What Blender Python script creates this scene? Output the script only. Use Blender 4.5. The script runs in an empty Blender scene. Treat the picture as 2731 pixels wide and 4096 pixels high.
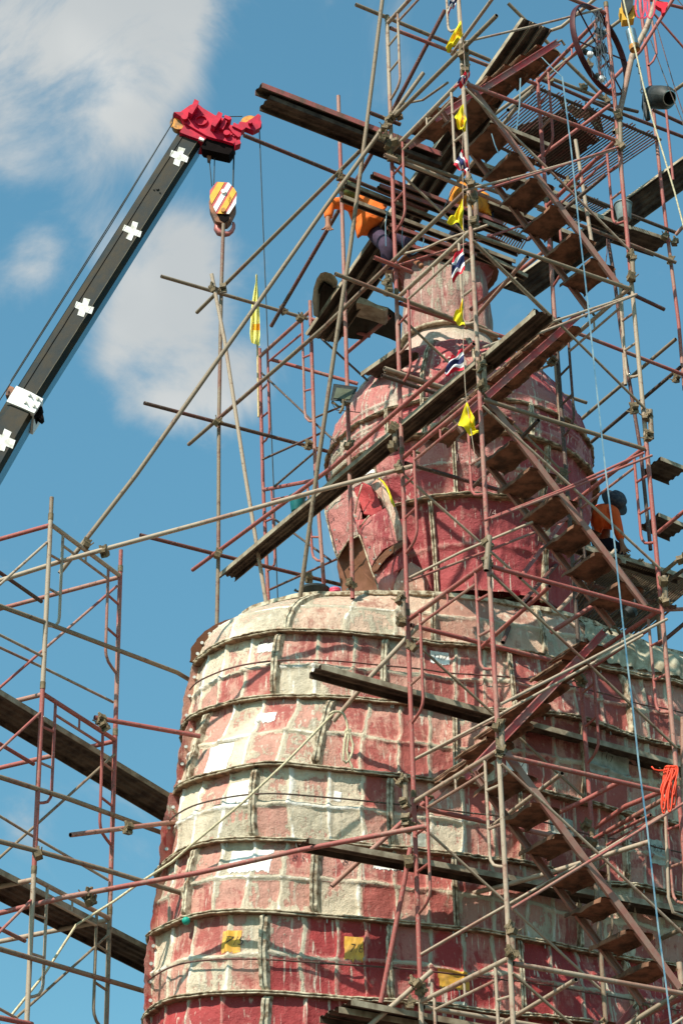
import bpy, bmesh, math, random
import numpy as np
from mathutils import Vector, Matrix, noise
R = math.radians
random.seed(7)
S = bpy.context.scene
C = S.collection
# ------------------------------------------------ camera
F = 9480.0; CX, CY = 1365.5, 2048.0
TH = R(28.8); RO = math.atan(343/17270)
fw = np.array([0, math.cos(TH), math.sin(TH)]); _r0 = np.array([1, 0, 0.]); _u0 = np.array([0, -math.sin(TH), math.cos(TH)])
rt = math.cos(RO)*_r0 - math.sin(RO)*_u0; up = math.cos(RO)*_u0 + math.sin(RO)*_r0
EYE = np.array([0, 0, 1.6])
cam = bpy.data.cameras.new('camera'); co = bpy.data.objects.new('camera', cam); C.objects.link(co)
cam.sensor_fit = 'VERTICAL'; cam.sensor_height = 24.0; cam.lens = 24.0*F/4096; cam.clip_end = 6000
M = Matrix.Identity(4)
for i in range(3):
    M[i][0] = rt[i]; M[i][1] = up[i]; M[i][2] = -fw[i]; M[i][3] = EYE[i]
co.matrix_world = M
S.camera = co
S.render.resolution_x = 682; S.render.resolution_y = 1024
def ray(x, y): return fw*F + rt*(x-CX) - up*(y-CY)
# ------------------------------------------------ sun, sky, clouds
SUN_EL, SUN_AZ = 47.0, 33.0           # azimuth measured from straight behind the camera towards the left
sd = np.array([-math.sin(R(SUN_AZ))*math.cos(R(SUN_EL)), -math.cos(R(SUN_AZ))*math.cos(R(SUN_EL)), math.sin(R(SUN_EL))])
sl = bpy.data.lights.new('sun', 'SUN'); sl.energy = 5.0; sl.angle = R(0.5); sl.color = (1, .92, .80)
so = bpy.data.objects.new('sun', sl); C.objects.link(so)
so.rotation_euler = Vector(-sd).to_track_quat('-Z', 'Y').to_euler()
W = bpy.data.worlds.new('World'); S.world = W; W.use_nodes = True
nt = W.node_tree; nt.nodes.clear()
class NB:
    def __init__(s, tree): s.t = tree
    def n(s, typ, **kw):
        nd = s.t.nodes.new(typ)
        for k, v in kw.items():
            if k.startswith('i_'): nd.inputs[k[2:].replace('_', ' ')].default_value = v
            elif k.startswith('n_'): nd.inputs[int(k[2:])].default_value = v
            else: setattr(nd, k, v)
        return nd
    def l(s, a, b): s.t.links.new(a, b)
    def math(s, op, a, b=None, c=None, clamp=False):
        nd = s.t.nodes.new('ShaderNodeMath'); nd.operation = op; nd.use_clamp = clamp
        for i, v in enumerate((a, b, c)):
            if v is None: continue
            if isinstance(v, (int, float)): nd.inputs[i].default_value = v
            else: s.l(v, nd.inputs[i])
        return nd.outputs[0]
    def mix(s, f, a, b, mode='MIX'):
        nd = s.t.nodes.new('ShaderNodeMix'); nd.data_type = 'RGBA'; nd.blend_type = mode
        for i, v in ((0, f), (6, a), (7, b)):
            if isinstance(v, (int, float)): nd.inputs[i].default_value = v
            elif isinstance(v, tuple): nd.inputs[i].default_value = v if len(v) == 4 else (*v, 1)
            else: s.l(v, nd.inputs[i])
        return nd.outputs[2]
    def ramp(s, v, stops, interp='LINEAR'):
        nd = s.t.nodes.new('ShaderNodeValToRGB'); cr = nd.color_ramp; cr.interpolation = interp
        while len(cr.elements) < len(stops): cr.elements.new(.5)
        for e, (p, c) in zip(cr.elements, stops):
            e.position = p; e.color = (*c, 1) if len(c) == 3 else c
        s.l(v, nd.inputs[0]); return nd.outputs[0]
    def mapr(s, v, a, b, c=0., d=1.):
        nd = s.t.nodes.new('ShaderNodeMapRange'); nd.interpolation_type = 'SMOOTHSTEP'
        s.l(v, nd.inputs[0]); 
        for i, q in enumerate((a, b, c, d)): nd.inputs[i+1].default_value = q
        return nd.outputs[0]
b = NB(nt)
out = b.n('ShaderNodeOutputWorld'); bg = b.n('ShaderNodeBackground')
sky = b.n('ShaderNodeTexSky', sky_type='NISHITA', sun_disc=False, sun_elevation=R(SUN_EL), sun_rotation=R(180+SUN_AZ), altitude=0, air_density=1.0, dust_density=0.9, ozone_density=2.4)
bg.inputs[1].default_value = 0.13
tc = b.n('ShaderNodeTexCoord')
blobs = [((40,120),.055,1.),((260,330),.05,1.),((480,180),.045,.85),((110,560),.028,.9),((640,60),.03,.6),((330,60),.05,.9),
         ((640,1300),.024,1.1),((520,1420),.028,.95),((760,1180),.018,.75),((840,960),.018,.8),((700,960),.016,.8),((600,1560),.022,.75),((960,1440),.022,.8),((800,1620),.024,.7),
         ((70,1080),.022,.95),((150,1010),.012,.7),((330,960),.022,.45),((560,1040),.02,.6),((1010,1560),.02,.75),((120,3300),.016,.6),((1060,1030),.012,.3),((350,800),.018,.3)]
acc = None
for (p, w, amp) in blobs:
    d = ray(*p); d = d/np.linalg.norm(d)
    v = b.n('ShaderNodeVectorMath', operation='DISTANCE'); b.l(tc.outputs['Generated'], v.inputs[0]); v.inputs[1].default_value = tuple(d)
    m = b.mapr(v.outputs['Value'], 0., w*1.5, amp, 0.)
    acc = m if acc is None else b.math('ADD', acc, m)
nz = b.n('ShaderNodeTexNoise', i_Scale=13., i_Detail=10., i_Roughness=.6, i_Distortion=.7)
b.l(tc.outputs['Generated'], nz.inputs[0])
nz2 = b.n('ShaderNodeTexNoise', i_Scale=6., i_Detail=4.)
b.l(tc.outputs['Generated'], nz2.inputs[0])
t = b.math('MULTIPLY_ADD', nz.outputs[0], 4.0, -2.15)
t = b.math('ADD', b.math('MINIMUM', acc, 1.35), t)
mask = b.mapr(t, .1, 1.45, 0., .95)
sx = b.n('ShaderNodeSeparateXYZ'); b.l(tc.outputs['Generated'], sx.inputs[0])
tint = b.mix(1.0, sky.outputs[0], b.mix(b.mapr(sx.outputs[2], .26, .62), (.66, 1.04, .90), (.84, 1.37, 1.17)), 'MULTIPLY')
cl = b.mix(b.mapr(t, .5, 1.6), (3.6, 3.95, 4.15), (4.8, 4.85, 4.7))
cl = b.mix(b.mapr(nz2.outputs[0], .40, .62), cl, (3.5, 3.7, 3.75))
b.l(b.mix(mask, tint, cl), bg.inputs[0]); b.l(bg.outputs[0], out.inputs[0])
S.view_settings.view_transform = 'Standard'; S.view_settings.look = 'None'; S.view_settings.exposure = 0.32
S.render.engine = 'CYCLES'

# ------------------------------------------------ world frame of the site
AZ = R(31.4)
A = np.array([math.cos(AZ), math.sin(AZ), 0]); B = np.array([-A[1], A[0], 0])
AL = np.array([math.sin(R(27)), math.cos(R(27)), 0]); BL = np.array([math.cos(R(27)), -math.sin(R(27)), 0])  # the left tower stands turned
def atD(x, y, D): d = ray(x, y); return EYE + d*(D/d[1])
def atZ(x, y, z): d = ray(x, y); return EYE + d*((z-1.6)/d[2])
def vpl(x, y, P, dr):
    d = ray(x, y); n = np.array([-dr[1], dr[0], 0]); return EYE + d*(np.dot((np.array([P[0], P[1], 0])-EYE)*[1, 1, 0], n)/np.dot(d, n))
P2 = atD(1956, 2300, 17.7); O2 = np.array([P2[0], P2[1], 0])
def abz(a, b_, z): p = O2 + A*a + B*b_; p[2] = z; return p
def wp(x, y, pl):
    if isinstance(pl, str):
        k, v = pl[0], float(pl[1:])
        if k == 'a': return vpl(x, y, O2 + A*v, B)       # upright plane along B at offset a
        if k == 'z': return atZ(x, y, v)
        if k == 'L': return vpl(x, y, atD(180, 2500, 18.3) + BL*v, AL)
        if k == 'l': return vpl(x, y, atD(180, 2500, 18.3) + AL*v, BL)
    if pl < 12: return vpl(x, y, O2 + B*pl, A)           # upright plane along A at offset b
    return atD(x, y, pl)
def prj(p):
    v = np.array(p) - EYE; z = v@fw; return CX+F*(v@rt)/z, CY-F*(v@up)/z
# ------------------------------------------------ materials
def mat(name, rough=.7, metal=0., spec=.3):
    m = bpy.data.materials.new(name); m.use_nodes = True
    nb = NB(m.node_tree); bs = m.node_tree.nodes['Principled BSDF']
    bs.inputs['Roughness'].default_value = rough; bs.inputs['Metallic'].default_value = metal
    bs.inputs['Specular IOR Level'].default_value = spec
    return m, nb, bs
def plain(name, col, rough=.7, metal=0., var=.25, scale=9., bump=.15, dirt=None, spec=.3):
    m, nb, bs = mat(name, rough, metal, spec)
    t = nb.n('ShaderNodeTexCoord'); n = nb.n('ShaderNodeTexNoise', i_Scale=scale, i_Detail=6., i_Roughness=.65); nb.l(t.outputs['Object'], n.inputs[0])
    c2 = dirt or tuple(v*(1-var) for v in col)
    c1 = tuple(min(1, v*(1+var*.6)) for v in col)
    c = nb.mix(nb.mapr(n.outputs[0], .36, .66), c1, c2)
    nb.l(c, bs.inputs['Base Color'])
    bp = nb.n('ShaderNodeBump', i_Strength=bump, i_Distance=.01); nb.l(n.outputs[0], bp.inputs['Height']); nb.l(bp.outputs[0], bs.inputs['Normal'])
    return m
def tubemat(name, base, second, rust, kred):
    m, nb, bs = mat(name, .62, .0, .35)
    t = nb.n('ShaderNodeTexCoord'); oi = nb.n('ShaderNodeObjectInfo')
    va = nb.n('ShaderNodeVectorMath', operation='ADD'); nb.l(t.outputs['Object'], va.inputs[0])
    cm = nb.n('ShaderNodeCombineXYZ'); q = nb.math('MULTIPLY', oi.outputs['Random'], 40.)
    nb.l(q, cm.inputs[0]); nb.l(q, cm.inputs[1]); nb.l(cm.outputs[0], va.inputs[1])
    n1 = nb.n('ShaderNodeTexNoise', i_Scale=1.3, i_Detail=5., i_Roughness=.6); nb.l(va.outputs[0], n1.inputs[0])
    n2 = nb.n('ShaderNodeTexNoise', i_Scale=16., i_Detail=8., i_Roughness=.72); nb.l(va.outputs[0], n2.inputs[0])
    n3 = nb.n('ShaderNodeTexNoise', i_Scale=60., i_Detail=3.); nb.l(va.outputs[0], n3.inputs[0])
    f = nb.math('ADD', n1.outputs[0], nb.math('MULTIPLY', oi.outputs['Random'], .22))
    f = nb.math('ADD', f, nb.math('MULTIPLY_ADD', n2.outputs[0], .5, -.25))
    c = nb.mix(nb.mapr(f, kred-.06, kred+.1), base, second)
    c = nb.mix(nb.mapr(n2.outputs[0], .54, .66, 0., .85), c, rust)
    c = nb.mix(nb.mapr(n3.outputs[0], .56, .72, 0., .6), c, (.34, .29, .22))
    nb.l(c, bs.inputs['Base Color'])
    bp = nb.n('ShaderNodeBump', i_Strength=.35, i_Distance=.004); nb.l(n2.outputs[0], bp.inputs['Height']); nb.l(bp.outputs[0], bs.inputs['Normal'])
    return m
MT = {}
MT['r'] = tubemat('red_painted_tube', (.35, .095, .08), (.37, .19, .145), (.13, .05, .03), .66)
MT['g'] = tubemat('cement_grey_tube', (.24, .18, .12), (.22, .10, .07), (.09, .055, .032), .72)
MT['w'] = tubemat('pale_worn_tube', (.40, .31, .225), (.33, .18, .13), (.18, .10, .06), .68)
MT['d'] = tubemat('dark_rusty_tube', (.085, .055, .04), (.14, .05, .04), (.04, .024, .016), .62)
MT['hole'] = plain('tube_inside', (.02, .015, .012))
MT['clamp'] = plain('clamp_steel', (.17, .12, .065), .65, 0., .5, 25., .4, dirt=(.09, .07, .04))
MT['plank'] = plain('plank_steel', (.085, .058, .04), .75, 0, .5, 5., .25, dirt=(.035, .02, .014))
MT['plankpale'] = plain('plank_pale', (.33, .28, .20), .75, 0, .4, 6., .25, dirt=(.2, .15, .1))
MT['plankred'] = plain('plank_red', (.34, .10, .09), .6, .1, .4, 6., .25, dirt=(.2, .11, .08))
MT['tread'] = plain('tread_rust', (.21, .10, .058), .8, 0, .4, 7., .4, dirt=(.075, .04, .024))
MT['treadedge'] = plain('tread_edge', (.40, .28, .18), .75, .1, .4, 12., .3, dirt=(.2, .12, .08))
MT['stringred'] = plain('stringer_red', (.42, .07, .07), .5, .0, .35, 5., .2, dirt=(.34, .2, .17))
MT['stringgrey'] = plain('stringer_brown', (.27, .17, .13), .65, .0, .4, 6., .2, dirt=(.34, .13, .1))
# ------------------------------------------------ mesh helpers
class MB:
    def __init__(s): s.v = []; s.f = []; s.m = []
    def add(s, v, f, mi=0):
        o = len(s.v); s.v += [tuple(map(float, p)) for p in v]; s.f += [tuple(i+o for i in q) for q in f]; s.m += [mi]*len(f)
    def tube(s, pts, r, n=10, mi=0, cap=True, hollow=None):
        pts = [np.array(p, float) for p in pts]; V = []; ring = []
        prev = None
        for i, p in enumerate(pts):
            t = (pts[min(i+1, len(pts)-1)] - pts[max(i-1, 0)]); t = t/np.linalg.norm(t)
            if prev is None:
                h = np.array([0, 0, 1.]) if abs(t[2]) < .9 else np.array([1., 0, 0]); u = np.cross(t, h)
            else: u = prev - t*(prev@t)
            u /= np.linalg.norm(u); prev = u; w = np.cross(t, u)
            rr = r[i] if isinstance(r, (list, tuple)) else r
            V += [p + (u*math.cos(2*math.pi*k/n) + w*math.sin(2*math.pi*k/n))*rr for k in range(n)]
        Fc = [(i*n+k, i*n+(k+1) % n, (i+1)*n+(k+1) % n, (i+1)*n+k) for i in range(len(pts)-1) for k in range(n)]
        L = len(pts)-1
        if hollow is None:
            if cap: Fc += [tuple(range(n))[::-1], tuple(L*n+k for k in range(n))]
            s.add(V, Fc, mi)
        else:
            s.add(V, Fc, mi)
            for e, j in ((0, 1), (L, L-1)):
                t = pts[j]-pts[e]; t /= np.linalg.norm(t); c = pts[e]
                a = [V[e*n+k] for k in range(n)]; rr = .82
                b1 = [c + (q-c)*rr for q in a]; b2 = [q + t*.05 for q in b1]
                fl = [(k, (k+1) % n, n+(k+1) % n, n+k) for k in range(n)]
                s.add(a+b1, fl if e else [q[::-1] for q in fl], mi)
                s.add(b1+b2, (fl if e else [q[::-1] for q in fl]) + [tuple(n+k for k in range(n))], hollow)
    def box(s, c, ax, ay, az, mi=0):   # centre and three half-vectors
        c = np.array(c, float); ax, ay, az = (np.array(q, float) for q in (ax, ay, az))
        V = [c+i*ax+j*ay+k*az for i in (-1, 1) for j in (-1, 1) for k in (-1, 1)]
        s.add(V, [(0, 1, 3, 2), (4, 6, 7, 5), (0, 4, 5, 1), (2, 3, 7, 6), (0, 2, 6, 4), (1, 5, 7, 3)], mi)
    def prism(s, poly, d, mi=0, mi_side=None):  # poly list of 3D points, extruded by d
        d = np.array(d, float); n = len(poly); V = [np.array(p, float) for p in poly]; V += [p+d for p in V]
        s.add(V, [tuple(range(n))], mi); s.add(V, [tuple(range(n, 2*n))[::-1]], mi if mi_side is None else mi_side)
        s.add(V, [(i, i+n, (i+1) % n+n, (i+1) % n) for i in range(n)], mi if mi_side is None else mi_side)
    def grid(s, G, mi=0):
        G = np.array(G); a, b_ = G.shape[:2]
        s.add(G.reshape(-1, 3), [(i*b_+j, i*b_+j+1, (i+1)*b_+j+1, (i+1)*b_+j) for i in range(a-1) for j in range(b_-1)], mi)
    def build(s, name, mats, parent=None, org=None, smooth=False, fixn=True):
        if not isinstance(mats, (list, tuple)): mats = [mats]
        base = np.array(org if org is not None else (0, 0, 0), float)
        me = bpy.data.meshes.new(name)
        loc = base.copy()
        if parent is not None: off = np.array(parent_org(parent)); loc = base
        else: off = base
        ref = off if parent is not None else base
        me.from_pydata([tuple(np.array(p)-ref) for p in s.v], [], s.f)
        for m in mats: me.materials.append(m)
        me.polygons.foreach_set('material_index', s.m)
        if fixn:
            bm = bmesh.new(); bm.from_mesh(me); bmesh.ops.recalc_face_normals(bm, faces=bm.faces); bm.to_mesh(me); bm.free()
        if smooth: me.polygons.foreach_set('use_smooth', [True]*len(me.polygons))
        o = bpy.data.objects.new(name, me); C.objects.link(o)
        if parent is not None: o.parent = parent
        else: o.location = base
        return o
ORG = {}
def parent_org(o):
    p = np.zeros(3)
    while o is not None:
        p += np.array(o.location); o = o.parent
    return p
def smooth_ang(o, ang=40):
    me = o.data; me.polygons.foreach_set('use_smooth', [True]*len(me.polygons))
    try: me.set_sharp_from_angle(angle=R(ang))
    except Exception: pass
    return o
def tag(o, label, cat, group=None, kind=None):
    if label: o['label'] = label
    if cat: o['category'] = cat
    if group: o['group'] = group
    if kind: o['kind'] = kind
    return o
def thing(name, loc, label, cat, group=None):
    o = bpy.data.objects.new(name, None); C.objects.link(o); o.location = tuple(loc); o.empty_display_size = .2
    return tag(o, label, cat, group)
def lerp(a, b_, t): return np.array(a)*(1-t) + np.array(b_)*t
def zc(ox, oy, s):   # converts coordinates measured in an enlarged crop back to photograph pixels
    return lambda x, y: (ox + x/s, oy + y/s)
# ------------------------------------------------ ground
gm = plain('sandy_ground', (.11, .092, .068), .95, 0, .3, 1.5, .5)
g = MB(); NG = 40
gx = np.linspace(-1, 1, NG); G = [[(2500*x*abs(x), 2500*y*abs(y), .0) for x in gx] for y in gx]
g.grid(G); tag(g.build('ground', gm), None, None, kind='structure')
# ================================================= STATUE
SEAM = {1: (11.04, [(792,2696),(822,2630),(945,2563),(1118,2530),(1389,2535),(1500,2550),(1767,2584),(2033,2609),(2200,2645),(2492,2712),(2731,2794)]),
 2: (10.35, [(746,2916),(808,2860),(1000,2800),(1124,2793),(1300,2795),(1500,2810),(1823,2850)]),
 3: (9.57, [(715,3166),(802,3120),(853,3110),(1006,3069),(1139,3057),(1312,3080),(1500,3100),(1706,3125),(1834,3141),(2007,3150),(2288,3207),(2467,3253)]),
 4: (8.88, [(648,3500),(684,3454),(735,3418),(766,3393),(904,3367),(1057,3362),(1231,3367),(1553,3398),(1716,3413),(1935,3439),(2176,3480),(2354,3541)]),
 5: (8.20, [(612,3745),(700,3704),(761,3673),(894,3653),(1047,3648),(1185,3658),(1312,3673),(1502,3689),(1834,3725),(2012,3745),(2288,3805),(2610,3873)]),
 6: (7.50, [(594,4077),(679,4010),(755,3985),(868,3975),(1047,3975),(1200,3985),(1389,4003),(1977,4060)])}
CA, CB = 2.3, 3.6
BACK = [(4.7, 1.74), (5.4, 2.0), (5.9, 2.5), (6.15, 3.2), (6.1, 4.0), (5.6, 4.9), (4.6, 5.4), (2.6, 5.6)]
NPH = 720
PH = np.arange(NPH)*2*math.pi/NPH
def radial(pts):
    ang = []; rr = []
    for (a, b_) in pts:
        ang.append(math.atan2(b_-CB, a-CA) % (2*math.pi)); rr.append(math.hypot(a-CA, b_-CB))
    o = np.argsort(ang); ang = np.array(ang)[o]; rr = np.array(rr)[o]
    aa = np.concatenate([ang-2*math.pi, ang, ang+2*math.pi]); r3 = np.concatenate([rr]*3)
    # smooth periodic resample
    v = np.interp(PH, aa, r3)
    k = np.exp(-np.linspace(-2, 2, 19)**2); k /= k.sum()
    return np.convolve(np.concatenate([v[-9:], v, v[:9]]), k, 'valid')
def toab(p): q = np.array(p)-O2; return float(q@A), float(q@B)
ZS = {}; RS = {}; ENDPH = {}
for k, (z, pts) in SEAM.items():
    ab = [toab(atZ(x, y, z)) for x, y in pts]
    aL = min(a for a, _ in ab)
    front = [p for p in ab]
    # where the tracing ends early, continue along the flat face
    am = max(a for a, _ in ab); bm_ = ab[-1][1]
    extra = [(a, 1.52+.05*(a-2.6) + .06*(5-k)*0) for a in (1.9, 2.6, 3.3, 4.0) if a > am+.4]
    ae, be = ab[0]; left = [(ae+.16, be+.25), (ae+.5, be+.72), (ae+1.05, be+1.35), (ae+1.9, be+1.9)]; ENDPH[k] = math.atan2(be-CB, ae-CA) % (2*math.pi)
    ZS[k] = z; RS[k] = radial(front + extra + left + BACK)
# straighten: the right half of the face is shared by all the bands
avg = sum(RS[k] for k in (1, 3, 4, 5))/4
facea = PH
for k in RS:
    w = np.clip((PH-R(262))/R(30), 0, 1)*np.clip((R(400)-PH)/R(20), 0, 1)
    RS[k] = RS[k]*(1-w) + avg*w
ZS[7] = 6.8; RS[7] = RS[6]+.03
ZS[0] = 11.62
rim = [toab(atZ(x, y, 11.62)) for x, y in ((985,2452),(1057,2430),(1130,2408),(1241,2388),(1400,2386),(1553,2384),(1910,2408),(2100,2440),(2400,2520),(2594,2600))]
RS[0] = radial(rim + [(rim[0][0]+.45, rim[0][1]+.7), (.9, 4.9), (2.3, 5.1), (4.2, 5.0), (5.3, 4.3), (5.6, 3.4), (5.2, 2.6)])
def rad(k, ph): return np.interp(ph % (2*math.pi), np.append(PH, 2*math.pi), np.append(RS[k], RS[k][0]))
def vn(x, y, z=0., s=1.): return noise.noise(Vector((x*s, y*s, z*s)))
def ph_of(x, y, k, t):
    z = ZS[k]*(1-t)+ZS[k+1]*t
    a, b_ = toab(atZ(x, y, z)); return math.atan2(b_-CB, a-CA) % (2*math.pi)
def spos(k, ph, t, d=0.):
    if k == 0:  # shoulder: bulged profile between rim and first seam
        s_ = math.sin(t*math.pi/2)
        r = rad(0, ph)*(1-s_) + rad(1, ph)*s_; z = ZS[0] + (ZS[1]-ZS[0])*(1-math.cos(t*math.pi/2))*.35 + (ZS[1]-ZS[0])*t*.65
    else:
        r = rad(k, ph)*(1-t) + rad(k+1, ph)*t; z = ZS[k]*(1-t)+ZS[k+1]*t
        r = r + .03*math.sin(t*math.pi) - .02
    r += d
    return abz(CA + r*math.cos(ph), CB + r*math.sin(ph), z)
def rib(x, w): return math.exp(-(x/w)**2)
class Panel:
    def __init__(s, k, p0, p1, cells, seed):
        s.k, s.p0, s.p1, s.cells, s.seed = k, p0, p1, cells, seed
        s.H = abs(ZS[k+1]-ZS[k]); n = 24
        q = [spos(k, p0+(p1-p0)*i/n, .5) for i in range(n+1)]
        s.L = sum(np.linalg.norm(q[i+1]-q[i]) for i in range(n))
    def disp(s, u, t):   # u, t in 0..1
        x = u*s.L; h = t*s.H; d = 0; rb = 0
        wob = .03*vn(x*2, h*2, s.seed)
        for j in range(1, s.cells):
            g = rib(x - j*s.L/s.cells + wob + .02*vn(h*6, s.seed, j), .018); d += .036*g*(.8+.6*vn(h*5, j, s.seed)); rb = max(rb, g)
        g = rib(h - s.H*.52 + .04*vn(x*2.5, s.seed, 3), .020); d += .036*g*(.8+.6*vn(x*4, s.seed, 7)); rb = max(rb, g*.9)
        e = min(x, s.L-x, h, s.H-h); ed = math.exp(-max(e, 0)/.035)
        d += .03*ed
        d += .022*vn(x*2.2, h*2.2, s.seed*3.1) + .014*vn(x*6, h*6, s.seed+9) + .009*vn(x*15, h*11, s.seed)+.004*vn(x*40, h*30, s.seed)
        return d, rb, ed
    def point(s, u, t, off=0.):
        d, _, _ = s.disp(u, t); return spos(s.k, s.p0+(s.p1-s.p0)*u, t, d+off)
statue_mats = {}
def shellmat(name, red, mid, pale, streak=1.0):
    m, nb, bs = mat(name, .6, 0, .35)
    t = nb.n('ShaderNodeTexCoord'); P = t.outputs['Object']
    at = {n_: nb.n('ShaderNodeAttribute', attribute_name=n_).outputs['Fac'] for n_ in ('tone', 'rib', 'edge')}
    mp = nb.n('ShaderNodeMapping'); mp.inputs['Scale'].default_value = (1, 1, .12); nb.l(P, mp.inputs[0])
    n1 = nb.n('ShaderNodeTexNoise', i_Scale=2.1, i_Detail=7., i_Roughness=.62, i_Distortion=.6); nb.l(P, n1.inputs[0])
    n2 = nb.n('ShaderNodeTexNoise', i_Scale=21., i_Detail=8., i_Roughness=.72); nb.l(mp.outputs[0], n2.inputs[0])
    n3 = nb.n('ShaderNodeTexNoise', i_Scale=22., i_Detail=6., i_Roughness=.7); nb.l(P, n3.inputs[0])
    n4 = nb.n('ShaderNodeTexNoise', i_Scale=1.1, i_Detail=3.); nb.l(P, n4.inputs[0])
    f = nb.math('ADD', nb.math('MULTIPLY', n1.outputs[0], .9), nb.math('MULTIPLY', n2.outputs[0], .55*streak))
    f = nb.math('ADD', f, nb.math('MULTIPLY', n3.outputs[0], .30))
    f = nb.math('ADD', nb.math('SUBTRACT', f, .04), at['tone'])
    f = nb.math('ADD', f, nb.math('MULTIPLY', at['rib'], .42))
    f = nb.math('ADD', f, nb.math('MULTIPLY', at['edge'], .12))
    c = nb.mix(nb.mapr(n4.outputs[0], .35, .65), red, tuple(v*.72 for v in red))
    c = nb.mix(nb.mapr(f, .72, .86), c, mid)
    c2 = nb.mix(nb.mapr(n4.outputs[0], .42, .6), pale, (.47, .41, .30))
    c = nb.mix(nb.mapr(f, .97, 1.0), c, c2)
    c = nb.mix(nb.mapr(f, 1.28, 1.38), c, (.80, .76, .68))
    mp2 = nb.n('ShaderNodeMapping'); mp2.inputs['Scale'].default_value = (1, 1, .045); nb.l(P, mp2.inputs[0])
    n5 = nb.n('ShaderNodeTexNoise', i_Scale=34., i_Detail=3., i_Roughness=.5); nb.l(mp2.outputs[0], n5.inputs[0])
    dr = nb.math('MULTIPLY', nb.mapr(n5.outputs[0], .60, .66), nb.mapr(n1.outputs[0], .40, .55))
    c = nb.mix(nb.math('MULTIPLY', dr, .8), c, (.66, .60, .48))
    n6 = nb.n('ShaderNodeTexNoise', i_Scale=9., i_Detail=9., i_Roughness=.75); nb.l(P, n6.inputs[0])
    c = nb.mix(nb.mapr(n6.outputs[0], .61, .72, 0., .45), c, (.20, .11, .065))
    c = nb.mix(nb.mapr(n6.outputs[0], .40, .30, 0., .35), c, (.60, .52, .42))
    # grime in the crooks beside the flanges
    g_ = nb.math('MULTIPLY', nb.mapr(at['edge'], .2, .85), nb.mapr(n3.outputs[0], .40, .58))
    c = nb.mix(nb.math('MULTIPLY', g_, .75), c, (.17, .085, .045))
    c = nb.mix(nb.mapr(n3.outputs[0], .62, .74, 0., .5), c, (.62, .54, .42))
    nb.l(c, bs.inputs['Base Color'])
    nn = nb.n('ShaderNodeTexNoise', i_Scale=55., i_Detail=6., i_Roughness=.7); nb.l(P, nn.inputs[0])
    hh = nb.math('ADD', nb.math('MULTIPLY', nn.outputs[0], .45), nb.math('ADD', n3.outputs[0], nb.math('MULTIPLY', nb.mapr(f, .9, 1.1), .6)))
    bp = nb.n('ShaderNodeBump', i_Strength=.8, i_Distance=.02); nb.l(hh, bp.inputs['Height']); nb.l(bp.outputs[0], bs.inputs['Normal'])
    return m
MT['torso'] = shellmat('weathered_torso_shell', (.44, .11, .09), (.55, .28, .215), (.68, .57, .42))
MT['lowred'] = shellmat('red_lower_shell', (.42, .05, .05), (.48, .18, .15), (.52, .46, .35))
MT['head'] = shellmat('red_head_shell', (.42, .065, .07), (.50, .19, .165), (.58, .43, .35), .9)
MT['shoulder'] = shellmat('cream_shoulder_shell', (.50, .25, .18), (.60, .42, .31), (.70, .59, .44))
MT['drum'] = shellmat('streaky_drum_shell', (.38, .08, .075), (.42, .23, .19), (.42, .34, .27), 1.6)
MT['flange'] = plain('plastered_flange', (.50, .44, .32), .85, 0, .5, 14., .8, dirt=(.16, .095, .05))
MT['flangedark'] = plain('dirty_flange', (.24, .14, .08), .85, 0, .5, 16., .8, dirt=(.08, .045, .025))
MT['brown'] = plain('brown_liner', (.12, .05, .024), .8, 0, .35, 4., .5, dirt=(.20, .085, .05))
MT['bolt'] = plain('bolt_steel', (.5, .48, .42), .4, .5)
MT['ink'] = plain('black_marker', (.03, .025, .025), .6, var=.1)
MT['chalk'] = plain('chalk_scratch', (.62, .42, .38), .8, var=.2)
MT['patchwhite'] = plain('white_patch', (.88, .87, .83), .6, 0, .06, 12., .3, dirt=(.7, .66, .58))
MT['patchyellow'] = plain('yellow_patch', (.66, .35, .045), .6, 0, .25, 12., .3, dirt=(.6, .33, .08))
MT['patchgrey'] = plain('grey_patch', (.42, .44, .38), .7, 0, .15, 12., .3, dirt=(.3, .31, .26))
statue = thing('statue', abz(CA, CB, 0), 'giant red and cream moulded panel statue seen from behind, wrapped in scaffolding', 'statue')
def setattrs(o, arr):
    for n_, v in arr.items():
        a_ = o.data.attributes.new(n_, 'FLOAT', 'POINT'); a_.data.foreach_set('value', v)
PANELS = []
def panel_mesh(pn, parent, tone, m, name='panel', res=.017):
    nu = max(4, int(pn.L/res)); nt_ = max(4, int(pn.H/res))
    G = np.zeros((nt_+1, nu+1, 3)); rb = []; ed = []; tn = []
    for i in range(nt_+1):
        for j in range(nu+1):
            u, t = j/nu, i/nt_
            d, r_, e_ = pn.disp(u, t); ph = pn.p0+(pn.p1-pn.p0)*u
            G[i, j] = spos(pn.k, ph, t, d); rb.append(r_); ed.append(e_)
            q = G[i, j]; a_, b_ = toab(q)
            ci = int(min(.9999, max(0, u+.03*vn(t*7, u*9, pn.seed)))*pn.cells); cr = noise.cell(Vector((ci+pn.seed*3.7, (t+.05*vn(u*14, t*6, pn.seed) > .52)*5.3+.5, pn.k*2.7+.5)))
            cw = noise.cell(Vector((ci*1.7+pn.seed*5.1, 8.5, pn.k*1.3+.5)))
            tn.append(tone + .15*math.exp(-((a_+1.25)/.7)**2) - .008*a_ + .12*(cr-.5) + .12*(cw-.5))  # paint varies by cell; left corner paled, sun glare put into the colour
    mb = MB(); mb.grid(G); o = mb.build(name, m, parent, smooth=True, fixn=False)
    setattrs(o, {'rib': rb, 'edge': ed, 'tone': tn}); return o
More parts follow.
